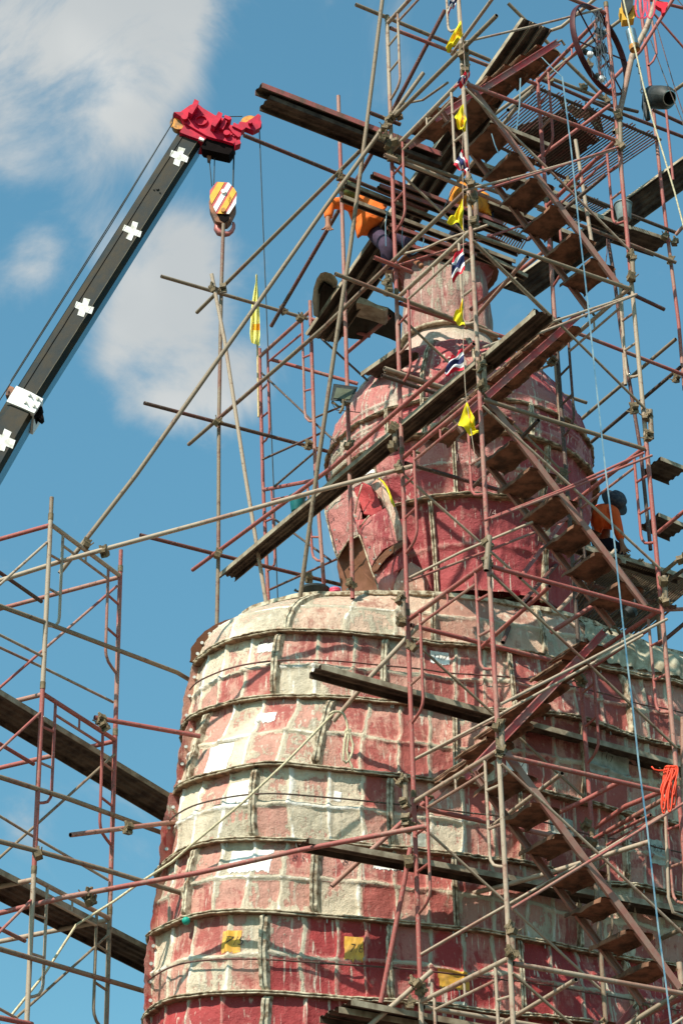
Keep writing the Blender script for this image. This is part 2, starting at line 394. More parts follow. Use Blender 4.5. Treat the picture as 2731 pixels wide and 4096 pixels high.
VF = {0: [(1240,2460),(1750,2500),(2140,2560)], 1: [(1118,2660),(1553,2690),(2040,2740),(2477,2830)], 2: [(806,2990),(1315,2940),(1823,2990),(2285,3080),(2700,3200)],
      3: [(1043,3220),(1578,3260),(2073,3330),(2482,3400)], 4: [(765,3530),(1312,3540),(1830,3590),(2280,3680),(2640,3760)],
      5: [(1045,3800),(1580,3860),(2080,3920),(2500,3990)], 6: [(870,4060),(1312,4060),(1810,4090),(2300,4160)]}
PH_L, PH_R = R(165), R(318)
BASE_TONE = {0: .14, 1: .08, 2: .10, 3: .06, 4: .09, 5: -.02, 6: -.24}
def flange_v(k, ph, parent, w=.085):
    mb = MB(); n = 26
    for side, off, ww in ((0, -.020, w), (1, .004, w*.93)):
        G = []
        for i in range(n+1):
            t = i/n; rr = rad(k, ph)*(1-t)+rad(k+1, ph)*t
            o1 = (off)/rr; o2 = (off+.016)/rr; wn = ww + .015*vn(t*9, ph*7, k+side*5) + .008*vn(t*30, ph, k)
            wn *= min(1, .35 + 8*t, .35+8*(1-t)) if k else 1
            G.append([spos(k, ph+o1, t, -.03), spos(k, ph+o1, t, wn), spos(k, ph+o2, t, wn-.004), spos(k, ph+o2, t, -.03)])
        mb.grid(G)
    return mb.build('panel_flange', MT['flange'], parent)
def seam_ring(k, parent, w=.10):
    mb = MB()
    N = 900
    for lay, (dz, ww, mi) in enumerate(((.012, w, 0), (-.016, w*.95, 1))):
        G = []
        for i in range(N+1):
            ph = i*2*math.pi/N; r = rad(k, ph)
            wn = ww - .012 + .018*vn(ph*16, k, lay) + .012*vn(ph*90, k, lay*3); zz = ZS[k] + dz*.7 + .014*vn(ph*7, k*3.3, 1) + .005*vn(ph*60, k, 2)
            th = .0085
            G.append([abz(CA+q*math.cos(ph), CB+q*math.sin(ph), zz+h) for q, h in ((r-.06, th), (r+wn-.012, th), (r+wn, th*.3), (r+wn, -th*.5), (r+wn-.012, -th), (r-.06, -th))])
        o0 = len(mb.m); mb.grid(G, 0)
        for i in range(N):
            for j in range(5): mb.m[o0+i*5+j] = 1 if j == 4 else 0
    return mb.build('seam_flange', [MT['flange'], MT['flangedark']], parent)
random.seed(3)
for k in range(0, 7):
    phs = [ph_of(x, y, k, .5) for x, y in VF[k]]
    edges = [PH_L] + sorted(phs) + [PH_R]
    for i in range(len(edges)-1):
        p0, p1 = edges[i], edges[i+1]
        if p1-p0 < R(1.5): continue
        q = Panel(k, p0, p1, 1, random.random()*50); q.cells = max(2, round(q.L/.29)) if k else max(2, round(q.L/.5))
        tone = BASE_TONE[k] + random.uniform(-.06, .07) - .004*max(0, i-2)
        m = MT['shoulder'] if k == 0 else MT['lowred'] if k == 6 or (k == 5 and i >= 1) else MT['torso']
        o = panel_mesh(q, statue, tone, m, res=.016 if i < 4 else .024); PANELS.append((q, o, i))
        if i > 0: flange_v(k, p0, o)
    if k: seam_ring(k, statue, .10)
def bolt_at(p, d, r, parent):
    mb = MB(); d = nrm0(d); mb.tube([p, p+d*r*.9], r, 8); mb.build('bolt', MT['bolt'], parent)
nrm0 = lambda v: np.array(v)/np.linalg.norm(v)
for k, ww, mm, nbolt in ((0, .13, 'brown', 5), (1, .10, 'torso', 3), (2, .09, 'torso', 4), (3, .12, 'lowred', 3), (4, .07, 'torso', 0), (5, .10, 'lowred', 4), (6, .09, 'lowred', 0)):
    ph = (ENDPH[max(1, k)]+ENDPH[min(6, k+1)])/2 + {0: .06}.get(k, .02); mb = MB(); G = []
    for i in range(31):
        t = i/30; rr = rad(k, ph)*(1-t)+rad(k+1, ph)*t; wn = ww+.02*vn(t*7, k*2.2, 1)+.008*vn(t*26, k, 3); o1 = -.012/rr; o2 = .008/rr
        G.append([spos(k, ph+o1, t, -.04), spos(k, ph+o1, t, wn), spos(k, ph+o2, t, wn), spos(k, ph+o2, t, -.04)])
    mb.grid(G); par = [o for q, o, i in PANELS if q.k == k][0]; fo = mb.build('end_flange', MT[mm], par)
    if mm != 'brown': n_ = len(fo.data.vertices); setattrs(fo, {'rib': [0.]*n_, 'edge': [.3]*n_, 'tone': [.02]*n_})
    for i in range(nbolt): bolt_at(spos(k, ph+.02/4, (i+.7)/(nbolt+.4), ww*.45), rt*0-np.array([0, 1, 0]), .016, par)
# small bolts and pins under the seams
random.seed(21)
for k in (1, 2, 4, 5, 6):
    par = [o for q, o, i in PANELS if q.k == k][0]
    for i in range(9):
        ph = R(random.uniform(197, 290)); p = spos(k, ph, .0, .05); p[2] = ZS[k]-.02; mb = MB(); mb.tube([p, p-np.array([0, 0, .035])], .006, 6); mb.build('pin', MT['bolt'], par)
# top rim, inner cap and the shell that closes the back
mb = MB(); G = []
for i in range(361):
    ph = R(i); r = rad(0, ph); w1 = .05+.015*vn(ph*20, 1)
    G.append([abz(CA+q*math.cos(ph), CB+q*math.sin(ph), z) for q, z in ((r-.02, 11.60), (r+w1, 11.615), (r+w1, 11.655+.012*vn(ph*16, 4)), (r-.12, 11.65), (r*.5, 11.72), (.3, 11.75))])
mb.grid(G); mb.build('shoulder_top', MT['flange'], statue)
mb = MB(); G = []
zz = [11.62, 11.04, 10.35, 9.57, 8.88, 8.2, 7.5, 6.8, 3.4, 0.0]
for i in range(0, 121):
    ph = PH_R + (PH_L + 2*math.pi - PH_R)*i/120
    row = []
    for j, z in enumerate(zz):
        r = rad(min(j, 7), ph); row.append(abz(CA+r*math.cos(ph), CB+r*math.sin(ph), z))
    G.append(row)
mb.grid(G)
G = []
for i in range(0, 161):
    ph = PH_L + (PH_R-PH_L)*i/160
    G.append([abz(CA+(rad(7, ph)+.04*q)*math.cos(ph), CB+(rad(7, ph)+.04*q)*math.sin(ph), z) for q, z in ((0, 6.8), (1, 4.0), (2, 0.))])
mb.grid(G)
o = mb.build('back_shell', MT['lowred'], statue, smooth=True); n_ = len(o.data.vertices); setattrs(o, {'rib': [0.]*n_, 'edge': [0.]*n_, 'tone': [-.05]*n_})
# --- painted patches and hand-written numbers
def find_panel(x, y):
    best = None
    for k in range(0, 7):
        for (q, o, i) in PANELS:
            if q.k != k: continue
            for t in np.linspace(.04, .96, 24):
                ph = ph_of(x, y, k, t)
                if not (q.p0 <= ph <= q.p1): continue
                e = prj(q.point((ph-q.p0)/(q.p1-q.p0), t)); dd = abs(e[1]-y)+abs(e[0]-x)
                if best is None or dd < best[0]: best = (dd, q, o, (ph-q.p0)/(q.p1-q.p0), t)
    return best
def patch(x0, y0, x1, y1, m, drip=.0):
    dd, q, o, u, t = find_panel((x0+x1)/2, (y0+y1)/2)
    c = q.point(u, t); px_m = 1/ (F/np.linalg.norm(c-EYE))
    fs = abs(np.dot((q.point(min(u+.02, 1), t)-q.point(max(u-.02, 0), t)), rt))/ (q.L*(min(u+.02, 1)-max(u-.02, 0))) 
    w = (x1-x0)*px_m/max(.25, fs)/q.L; h = (y1-y0)*px_m/math.cos(R(27))/q.H
    n = 26; G = []; sd_ = random.random()*30
    for i in range(n+1):
        row = []
        for j in range(n+1):
            a_, b_ = i/n-.5, j/n-.5
            e1 = 1 + .10*vn(b_*5, sd_, i > n/2) ; e2 = 1 + .12*vn(a_*5, sd_+4, j > n/2) + (drip*vn(b_*30, sd_) if i > n/2 else 0)
            row.append(q.point(min(.995, max(.005, u+b_*w*e1)), min(.985, max(.015, t+a_*h*e2)), .005))
        G.append(row)
    mb = MB(); mb.grid(G); mb.build('paint_patch', m, o, smooth=True)
def textverts(s):
    cu = bpy.data.curves.new('txt', 'FONT'); cu.body = s; cu.size = 1.; cu.align_x = 'CENTER'; cu.align_y = 'CENTER'; cu.resolution_u = 2; cu.offset = -.02
    ob = bpy.data.objects.new('txt', cu); C.objects.link(ob); bpy.context.view_layer.update()
    dg = bpy.context.evaluated_depsgraph_get(); me = bpy.data.meshes.new_from_object(ob.evaluated_get(dg))
    bm = bmesh.new(); bm.from_mesh(me); bmesh.ops.triangulate(bm, faces=bm.faces)
    bmesh.ops.subdivide_edges(bm, edges=[e for e in bm.edges if e.calc_length() > .2], cuts=2)
    v = [tuple(p.co) for p in bm.verts]; f = [tuple(q.index for q in p.verts) for p in bm.faces]; bm.free()
    bpy.data.objects.remove(ob); bpy.data.curves.remove(cu); bpy.data.meshes.remove(me); return v, f
def number(s, x, y, hpx, m, tilt=0., off=.009):
    dd, q, o, u, t = find_panel(x, y); c = q.point(u, t); sz = hpx*np.linalg.norm(c-EYE)/F/math.cos(R(27))*1.4
    v, f = textverts(s); P = []
    for a_, b_, _ in v:
        a_ = a_*.95 + .18*b_ ; a_, b_ = a_*math.cos(tilt)-b_*math.sin(tilt), a_*math.sin(tilt)+b_*math.cos(tilt)
        P.append(q.point(min(.995, max(.005, u+a_*sz/q.L)), min(.99, max(.01, t-b_*sz/q.H)), off))
    mb = MB(); mb.add(P, f); mb.build('painted_number', m, o)
for a_ in ((1028,2572,1108,2608,'w'),(1005,2845,1105,2890,'w'),(918,3125,1016,3215,'w'),(948,3405,1080,3490,'w'),(1328,3160,1358,3200,'w'),
           (1722,2605,1795,2656,'w'),(2022,3040,2104,3100,'w'),(1502,3430,1620,3480,'w'),(900,3728,972,3812,'y'),(1388,3758,1466,3844,'y'),(1756,3888,1876,3952,'y'),
           (2600,3360,2660,3450,'g'),(2200,3270,2300,3345,'g'),(1795,4010,1860,4040,'g'),(2340,3010,2510,3100,'g'),(835,2978,925,3095,'w'),(1640,3330,1700,3380,'g')):
    patch(*a_[:4], {'w': MT['patchwhite'], 'y': MT['patchyellow'], 'g': MT['patchgrey']}[a_[4]], .4 if a_[4] != 'g' else 0)
for s, x, y, h, m in (('11/5',1066,2575,18,'ink'),('11/6',1436,2772,24,'chalk'),('11/7',1758,2628,22,'ink'),('10/7',2062,3062,26,'ink'),('10/7',2420,3035,28,'ink'),
                      ('9/7',1772,3205,26,'chalk'),('8/5',1204,3438,28,'ink'),('8/6',1398,3446,32,'ink'),('8/7',1560,3446,22,'ink'),('7/5',936,3762,34,'ink'),('7/6',1426,3794,34,'ink'),('9/9',2622,3398,30,'ink')):
    number(s, x, y, h, MT[m], .0)

# --- head: closed shell of revolution about its own axis, with flanged panels and cornice mouldings
HC = wp(1842, 2000, 3.6); hx, hy = HC[0], HC[1]
HA, HB = toab(HC)
def hz(y, x=1842): return atD(x, y, hy)[2]
def mpp(y): return np.linalg.norm(atD(1842, y, hy)-EYE)/F
prof_px = [(2560, 430), (2392, 440), (2300, 455), (2200, 475), (2080, 512), (1985, 520), (1900, 522), (1800, 512), (1735, 490), (1715, 470), (1640, 425), (1580, 370), (1535, 318), (1500, 250), (1480, 190)]
HZ = [hz(y) for y, _ in prof_px]; HR = [w*mpp(y) for y, w in prof_px]
def hrad(z): return float(np.interp(z, HZ, HR))
vdir = math.atan2(-hy, -hx)   # azimuth that faces the camera
z15, z14, z16, zc1 = hz(1995)-.22, hz(2390), hz(1735)-.28, hz(1590)
seams_h = [hz(2095), hz(1840), hz(1705)]   # heights where bands meet (near side appears higher)
def hpos(az, z, d=0.):
    r = hrad(z)+d; return np.array([hx + r*math.cos(az), hy + r*math.sin(az), z])
def solve_h(x, y):   # find az, z on the head for a photo pixel
    best = None
    for i in range(-80, 81, 2):
        for z in np.linspace(HZ[0], HZ[-1], 90):
            p = prj(hpos(vdir+R(i), z)); e = (p[0]-x)**2+(p[1]-y)**2
            if best is None or e < best[0]: best = (e, vdir+R(i), z)
    return best[1], best[2]
sA = solve_h(1850, 1989)[1]; sB = solve_h(1880, 1727)[1]; sC = solve_h(1760, 1600)[1]
zbands = [HZ[0], sA, sB, sC, HZ[-1]]
hv = {0: [1500, 1742, 2168], 1: [1500, 1812, 2178], 2: [1560, 1700, 1960, 2120], 3: [1700, 1900]}
head_core = None
for bi in range(4):
    z0, z1 = zbands[bi], zbands[bi+1]; zm = (z0+z1)/2
    ym = prj(hpos(vdir, zm))[1]
    azs = [solve_h(x, ym)[0] for x in hv[bi]]
    NU, NV = 300, max(14, int((z1-z0)/.018)); G = []; rb = []; ed = []; tn = []
    for j in range(NV+1):
        z = z0+(z1-z0)*j/NV; row = []
        for i in range(NU+1):
            az = vdir - math.pi + 2*math.pi*i/NU; rr = hrad(z); s_ = az*1.4
            d = .022*vn(s_*2.4, z*2.4, bi) + .012*vn(s_*6, z*6, bi+3) + .005*vn(s_*18, z*18, 1)
            g_ = 0
            if bi in (0, 1):
                g_ = rib(z-zm+.03*vn(s_*3, 1, bi), .03)
                for q in range(-6, 7): g_ = max(g_, .7*rib((az-vdir-.33*q)*1.4+.02*vn(z*5, q), .026))
                d += .018*g_
            else:  # low mouldings that cross the dome
                for q in range(-9, 10):
                    for w_ in (-.03, .03): g_ = max(g_, rib((az-vdir-.27*q-.06)*1.3+w_, .014))
                g_ = max(g_, rib(z-z0-.12, .014), rib(z-z1+.10, .016), rib(z-z1+.15, .012)); d += .02*g_
            e = min(z-z0, z1-z) ; ee = math.exp(-max(0, e)/.04); d += .02*ee
            row.append(hpos(az, z, d)); rb.append(g_*.5); ed.append(ee)
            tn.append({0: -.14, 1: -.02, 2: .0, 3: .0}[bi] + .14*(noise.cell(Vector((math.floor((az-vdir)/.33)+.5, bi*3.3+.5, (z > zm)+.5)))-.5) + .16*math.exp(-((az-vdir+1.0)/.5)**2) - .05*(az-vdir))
        G.append(row)
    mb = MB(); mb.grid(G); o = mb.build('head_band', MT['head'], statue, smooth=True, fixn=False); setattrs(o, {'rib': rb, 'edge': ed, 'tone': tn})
    if bi == 1: head_core = o
    for az in azs:
        mb = MB()
        for off in (-.018, .006):
            G = []
            for i in range(25):
                z = z0+(z1-z0)*i/24; w = .06+.012*vn(i*.4, az, off*90)
                a1 = az+off/hrad(z); a2 = az+(off+.014)/hrad(z); G.append([hpos(a1, z, -.03), hpos(a1, z, w), hpos(a2, z, w), hpos(a2, z, -.03)])
            mb.grid(G)
        mb.build('panel_flange', MT['flange'], o)
    if bi:
        mb = MB()
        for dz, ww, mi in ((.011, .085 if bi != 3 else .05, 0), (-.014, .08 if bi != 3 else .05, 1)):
            G = []
            for i in range(601):
                az = 2*math.pi*i/600; w = ww+.016*vn(az*18, bi, dz*50); zz_ = z0+dz+.012*vn(az*9, bi)
                G.append([hpos(az, z0, 0)*[1, 1, 0]+[0, 0, 0]] )
                r = hrad(z0)
                G[-1] = [np.array([hx+(r+q)*math.cos(az), hy+(r+q)*math.sin(az), zz_+h]) for q, h in ((-.06, .01), (w-.01, .01), (w, 0), (w-.01, -.01), (-.06, -.01))]
            mb.grid(G, mi)
        mb.build('seam_flange', [MT['flange'], MT['flangedark']], o)
def hnumber(s, x, y, hpx, parent):
    az, z = solve_h(x, y); v, f = textverts(s); sz = hpx*mpp(y)*1.35; P = []
    for a_, b_, _ in v:
        P.append(hpos(az + a_*sz/hrad(z), z+b_*sz, .05))
    mb = MB(); mb.add(P, f); mb.build('painted_number', MT['chalk'], parent)
hnumber('15/5', 1862, 1842, 28, head_core); hnumber('14/4', 1945, 2062, 28, head_core); hnumber('15/6', 2200, 1928, 28, head_core); hnumber('14/5', 2208, 2080, 28, head_core)
# --- topknot
TKX, TKY = atD(1788, 1300, hy)[:2]
def lathe(mb, cx, cy, prof, n=96, f=None, mi=0, a0=0, a1=2*math.pi):
    G = []
    for (r, z) in prof:
        G.append([np.array([cx, cy, 0]) + np.array([math.cos(a0+(a1-a0)*i/n)*(r+(f(a0+(a1-a0)*i/n, z) if f else 0)), math.sin(a0+(a1-a0)*i/n)*(r+(f(a0+(a1-a0)*i/n, z) if f else 0)), z]) for i in range(n+1)])
    mb.grid(G, mi)
m_ = mpp(1300)
tk = MB(); zz_ = lambda y: atD(1788, y, hy)[2]
wr = lambda a_, z: .02*vn(a_*3, z*3, 8) + .012*math.sin(a_*17+2*vn(z*2, a_)) + .01*vn(a_*9, z*5, 2)
z_a, z_b, z_c, z_d, z_e, z_f = zz_(1560), zz_(1500), zz_(1395), zz_(1360), zz_(1110), zz_(1062)
def fine(p, n=7): 
    q = []
    for i in range(len(p)-1):
        for j in range(n): q.append((p[i][0]+(p[i+1][0]-p[i][0])*j/n, p[i][1]+(p[i+1][1]-p[i][1])*j/n))
    return q+[p[-1]]
lathe(tk, TKX, TKY, fine([(262*m_, z_a), (225*m_, z_b), (178*m_, z_c)]), 120, lambda a_, z: .015*vn(a_*4, z*4, 1))
topk = tk.build('topknot', MT['head'], statue, smooth=True, fixn=False); n_ = len(topk.data.vertices); setattrs(topk, {'rib': [.3]*n_, 'edge': [0.]*n_, 'tone': [.22]*n_})
tk = MB(); lathe(tk, TKX, TKY, fine([(176*m_, z_c), (178*m_, z_d), (176*m_, zz_(1250)), (160*m_, z_e)], 10), 160, wr)
o = tk.build('topknot_drum', MT['drum'], topk, smooth=True, fixn=False); n_ = len(o.data.vertices); setattrs(o, {'rib': [.0]*n_, 'edge': [.3]*n_, 'tone': [-.14]*n_})
tk = MB(); lathe(tk, TKX, TKY, fine([(150*m_, z_e-.12), (160*m_, z_e-.04), (188*m_, z_e+.03), (176*m_, zz_(1080)), (60*m_, z_f+.05), (0.001, z_f+.06)], 6), 120, lambda a_, z: .035*vn(a_*3, z, 5)+.025*vn(a_*11, z*4, 1))
o = tk.build('topknot_cap', MT['head'], topk, smooth=True, fixn=False); n_ = len(o.data.vertices); setattrs(o, {'rib': [0.]*n_, 'edge': [.5]*n_, 'tone': [-.1]*n_})
for z, r, w in ((z_a, 262*m_, .05), (z_b, 226*m_, .03), (z_c, 186*m_, .05), (z_e+.04, 192*m_, .06)):
    tk = MB(); lathe(tk, TKX, TKY, [(r-.08, z-.012), (r+w, z-.012), (r+w+.004, z), (r+w, z+.012), (r-.08, z+.012)], 140, lambda a_, zq: .014*vn(a_*9, z, 3)); tk.build('seam_flange', MT['brown'] if z > z_e else MT['flange'], topk)
# --- ear: helix ridge, cavity and hanging lobe, modelled as thick bent sheets on the near left of the head
def bent(outline, Dc, thick, bulge, m, name, parent, tone=0., Dv=None, sub=6, rings=(1., .93, .86, .78, .68, .57, .45, .32, .2, .08)):
    """solid slab from a pixel outline; D may vary with pixel x through Dv"""
    pts = []
    for i in range(len(outline)):
        p, q = outline[i], outline[(i+1) % len(outline)]
        for j in range(sub): pts.append((p[0]+(q[0]-p[0])*j/sub, p[1]+(q[1]-p[1])*j/sub))
    cx_ = sum(p[0] for p in pts)/len(pts); cy_ = sum(p[1] for p in pts)/len(pts)
    V = []; Fc = []; n = len(pts)
    Df = lambda x, y, s_: Dc + (Dv(x, y) if Dv else 0) - bulge*(1-s_**2) + .03*vn(x*.02, y*.02, Dc) + .014*vn(x*.05, y*.05, 2) + .008*vn(x*.13, y*.13, 5)
    for s_ in rings:
        for (x, y) in pts:
            xx, yy = cx_+(x-cx_)*s_ + (3*vn(x*.05, y*.05) if s_ == 1 else 0), cy_+(y-cy_)*s_
            V.append(atD(xx, yy, Df(xx, yy, s_) + (.0 if s_ < 1 else .02)))
    V.append(atD(cx_, cy_, Df(cx_, cy_, 0)))
    for a_ in range(len(rings)-1):
        for i in range(n): Fc.append((a_*n+i, a_*n+(i+1) % n, (a_+1)*n+(i+1) % n, (a_+1)*n+i))
    L = len(rings)-1
    for i in range(n): Fc.append((L*n+i, L*n+(i+1) % n, len(V)-1))
    base = len(V)
    for (x, y) in pts: V.append(atD(x, y, Dc + (Dv(x, y) if Dv else 0) + thick))
    for i in range(n): Fc.append((i, base+i, base+(i+1) % n, (i+1) % n))
    Fc.append(tuple(base+i for i in range(n))[::-1])
    mb = MB(); mb.add(V, Fc); o = mb.build(name, m, parent, smooth=False); smooth_ang(o, 50)
    n_ = len(o.data.vertices); setattrs(o, {'rib': [0.]*n_, 'edge': [.1]*n_, 'tone': [tone]*n_}); return o
e_ = zc(1280, 1880, 3.564)
DE = hy - 1.0
vv = lambda x, y: .55*(1450-x)/150.
ear = bent([e_(*p) for p in ((410,250),(300,310),(180,400),(95,480),(70,590),(85,720),(130,850),(170,1000),(200,1130),(240,1250),(300,1170),(380,1050),(470,960),(560,930),(600,700),(560,450),(480,300))], DE, .14, .05, MT['head'], 'ear', statue, .18, vv)
bent([e_(*p) for p in ((560,930),(400,1010),(250,1240),(240,1380),(280,1560),(320,1790),(840,1790),(830,1650),(730,1400),(650,1150),(600,960))], DE+.16, .35, -.06, MT['brown'], 'ear_cavity', ear, 0, vv)
bent([e_(*p) for p in ((480,330),(560,460),(620,640),(780,660),(880,560),(840,420),(720,230),(600,170),(500,240))], DE+.06, .3, -.05, MT['lowred'], 'ear_canal', ear, -.35, vv)
bent([e_(*p) for p in ((470,690),(600,710),(760,640),(960,520),(1090,620),(1170,820),(1190,1010),(1080,1060),(900,1150),(760,1330),(720,1420),(640,1180),(600,960),(520,880))], DE-.02, .2, .05, MT['head'], 'ear_front', ear, -.02, vv)
bent([e_(*p) for p in ((720,230),(800,130),(860,150),(950,250),(1030,400),(1090,560),(1150,760),(1185,1000),(1090,1010),(1050,820),(980,640),(900,480),(820,330))], DE-.08, .14, .04, MT['shoulder'], 'ear_ridge', ear, -.05, vv)
bent([e_(*p) for p in ((720,1420),(800,1290),(930,1150),(1080,1050),(1185,1005),(1190,1080),(1050,1170),(940,1260),(860,1360),(800,1450),(740,1480))], DE-.12, .12, .0, MT['brown'], 'lobe_flange', ear, -.1, vv)
bent([e_(*p) for p in ((760,1470),(860,1370),(1000,1240),(1180,1110),(1200,1380),(1130,1440),(1070,1600),(1020,1790),(840,1790),(820,1650))], DE-.02, .2, .05, MT['head'], 'lobe', ear, -.02, vv)
bent([e_(*p) for p in ((1195,1385),(1120,1470),(1060,1620),(1020,1790),(1500,1790),(1490,1600),(1440,1400),(1300,1310))], DE-.05, .2, .06, MT['shoulder'], 'jaw_panel', ear, -.12, vv)
for p in ((95,590),(130,560),(205,860),(235,998),(280,1165),(240,1200),(700,1110),(650,965),(505,665),(390,1705),(795,1505),(765,1275),(850,1345),(1000,1150),(1165,1600)):
    mb = MB(); q = atD(*e_(*p), DE-.16+vv(*e_(*p))); mb.tube([q, q+np.array([0, -.02, -.004])], .010, 8); mb.build('bolt', MT['bolt'], ear)
for pts_ in (((300,310),(180,400),(80,500),(72,600),(130,850),(200,1130),(240,1250)), ((560,930),(400,1010),(300,1160),(245,1270)), ((410,260),(440,420),(430,560),(470,690)), ((560,930),(640,1150),(720,1400),(820,1650),(830,1780)), ((600,200),(560,330),(520,480),(500,620)), ((700,650),(640,720),(560,830))):
    mb = MB(); mb.tube([atD(*e_(*p), DE-.10+vv(*e_(*p))) for p in pts_], .008, 6); mb.build('torn_edge', MT['flange'], ear, smooth=True)
ys = MB(); ys.tube([atD(*e_(x, y), DE-.2+vv(*e_(x, y))) for x, y in ((840,120),(900,175),(950,250),(985,330),(1015,420),(1035,470),(1060,525))], [.006, .010, .012, .011, .014, .016, .006], 8)
ys.build('yellow_foam_bead', plain('yellow_foam', (.62, .50, .015), .8), ear, smooth=True)
wb = MB()
ws = bent([e_(*p) for p in ((560,100),(600,60),(650,10),(760,-10),(790,30),(720,60),(640,90))], DE-.28, .05, .03, MT['patchwhite'], 'torn_white_sheet', None, 0, vv)
tag(ws, 'torn white sheet caught behind the long tube above the ear', 'sheet')
# ================================================= SCAFFOLD
def T(pts, r=.0215, m='g', label='', plane=None, name='scaffold_tube', cat='tube', group='scaffold tubes', hollow=True, n=10):
    P = []
    for p in pts:
        if len(p) == 3 and not isinstance(p[2], np.floating): P.append(wp(*p) if plane is None else wp(p[0], p[1], plane))
        else: P.append(wp(p[0], p[1], plane))
    return T3(P, r, m, label, name, cat, group, hollow, n)
def T3(P, r=.0215, m='g', label='', name='scaffold_tube', cat='tube', group='scaffold tubes', hollow=True, n=10):
    mb = MB(); mb.tube(P, r, n, 0, hollow=1 if hollow else None)
    o = mb.build(name, [MT[m], MT['hole']], None, org=P[0], smooth=False); smooth_ang(o, 50)
    return tag(o, label, cat, group)
nrm = lambda v: np.array(v)/np.linalg.norm(v)
def clamp_mesh():
    mb = MB()
    mb.box((0, 0, 0), (.035, 0, 0), (0, .032, 0), (0, 0, .012)); mb.box((0, 0, .02), (.012, 0, 0), (0, .034, 0), (0, 0, .03))
    for s_ in (-1, 1):
        mb.tube([(0, .028*s_, -.045), (0, .028*s_, .055)], .0065, 6); mb.tube([(0, .028*s_, .045), (0, .028*s_, .058)], .012, 6)
    mb.box((.03, 0, -.028), (.028, 0, .012), (0, .03, 0), (0, 0, .02)); mb.tube([(.03, .02, -.03), (.075, .045, .02)], .006, 6)
    G = []
    for i in range(13): a_ = R(300*i/12-60); G.append([(math.cos(a_)*q, w, math.sin(a_)*q) for q, w in ((.029, -.028), (.029, .028), (.023, .028), (.023, -.028), (.029, -.028))])
    mb.grid(G); return mb
_cm = clamp_mesh().build('scaffold_clamp', MT['clamp'], None); _cm_used = False
def clamp(x, y, pl, label='', sc=1.0):
    global _cm_used
    p = wp(x, y, pl)
    o = _cm if not _cm_used else _cm.copy()
    if _cm_used: C.objects.link(o)
    _cm_used = True
    o.location = p; o.scale = (sc,)*3; o.rotation_euler = (random.uniform(-.4, .4), random.uniform(-.4, .4), random.uniform(0, 6.28))
    return tag(o, label or 'rusty bolted clamp', 'clamp', 'scaffold clamps')
# ---- frames: two legs, a top bar, a lighter header bar and a bent inner loop beside each leg
def frame(Pa, Pb, zt, H, cola, colb, label, group, ztop2=None, k=0):
    Pa = np.array([Pa[0], Pa[1], 0]); Pb = np.array([Pb[0], Pb[1], 0]); D_ = nrm(Pb-Pa); L = np.linalg.norm(Pb-Pa)
    at = lambda s_, z: Pa + D_*s_ + np.array([0, 0, z])
    t = thing('scaffold_section', at(0, zt-H), label, 'scaffold frame', group)
    for s_, c in ((0, cola), (L, colb)):
        mb = MB(); mb.tube([at(s_, zt-H+.01), at(s_, zt+.02)], .0213, 10); smooth_ang(mb.build('leg', MT[c], t), 50)
        mb = MB(); mb.tube([at(s_, zt-.01), at(s_, zt+.055)], .0245, 10); smooth_ang(mb.build('joint_sleeve', MT['clamp'], t), 50)
    mb = MB(); mb.tube([at(.02, zt-.05), at(L-.02, zt-.05)], .0213, 10); smooth_ang(mb.build('top_bar', MT[cola], t), 50)
    for s0, sg, c in ((0, 1, cola), (L, -1, colb)):
        q = .2; s1 = s0+sg*q
        mb = MB(); mb.tube([at(s1, zt-.06), at(s1, zt-.88), at(s1-sg*.012, zt-.93), at(s1-sg*.05, zt-.98), at(s1-sg*.11, zt-1.01), at(s0+sg*.01, zt-1.04)], .0135, 8)
        smooth_ang(mb.build('inner_loop', MT[c], t), 50)
        for dz in (.33, .66): 
            mb = MB(); mb.tube([at(s1, zt-dz), at(s0, zt-dz-.02)], .012, 8); mb.build('rung', MT[c], t)
    mb = MB(); mb.tube([at(.2, zt-.17), at(L-.2, zt-.17)], .0125, 8); mb.build('header_bar', MT[cola], t)
    mb = MB(); mb.tube([at(L/2, zt-.05), at(L/2, zt-.17)], .010, 8); mb.build('spacer', MT[cola], t)
    return t
HL = []
def pz(y, P=P2): return vpl(P[0], y, P, A)[2]
lift_y = {6: -330, 5: 303, 4: 906, 3: 1560, 2: 2226, 1: 2977, 0: 3806}
P2x = lambda y: 1956+(y-2300)*.0498
LZ = {k: vpl(P2x(y), y, O2, A)[2] for k, y in lift_y.items()}
print('lifts', LZ)
LZ[6] = LZ[5]+1.62; LZ[-1] = LZ[0]-1.66
P1p = wp(1610, 1900, 'a0'); b1 = toab(P1p)[1]; P3p = wp(2604, 2000, 0.0); a1 = toab(P3p)[0]; P4p = wp(2270, 2000, b1); a4 = toab(P4p)[0]
print('b1', b1, 'a1', a1, 'a4', a4)
q_ = lambda a, b_: abz(a, b_, 0)
cols = ['w', 'r', 'g', 'r', 'w', 'g', 'r', 'w']
tw = 'main stair tower'
names = {6: 'at the top edge', 5: 'level with the wheel', 4: 'level with the topknot', 3: 'over the crown', 2: 'level with the ear', 1: 'before the upper torso', 0: 'before the lower torso', -1: 'at the bottom edge'}
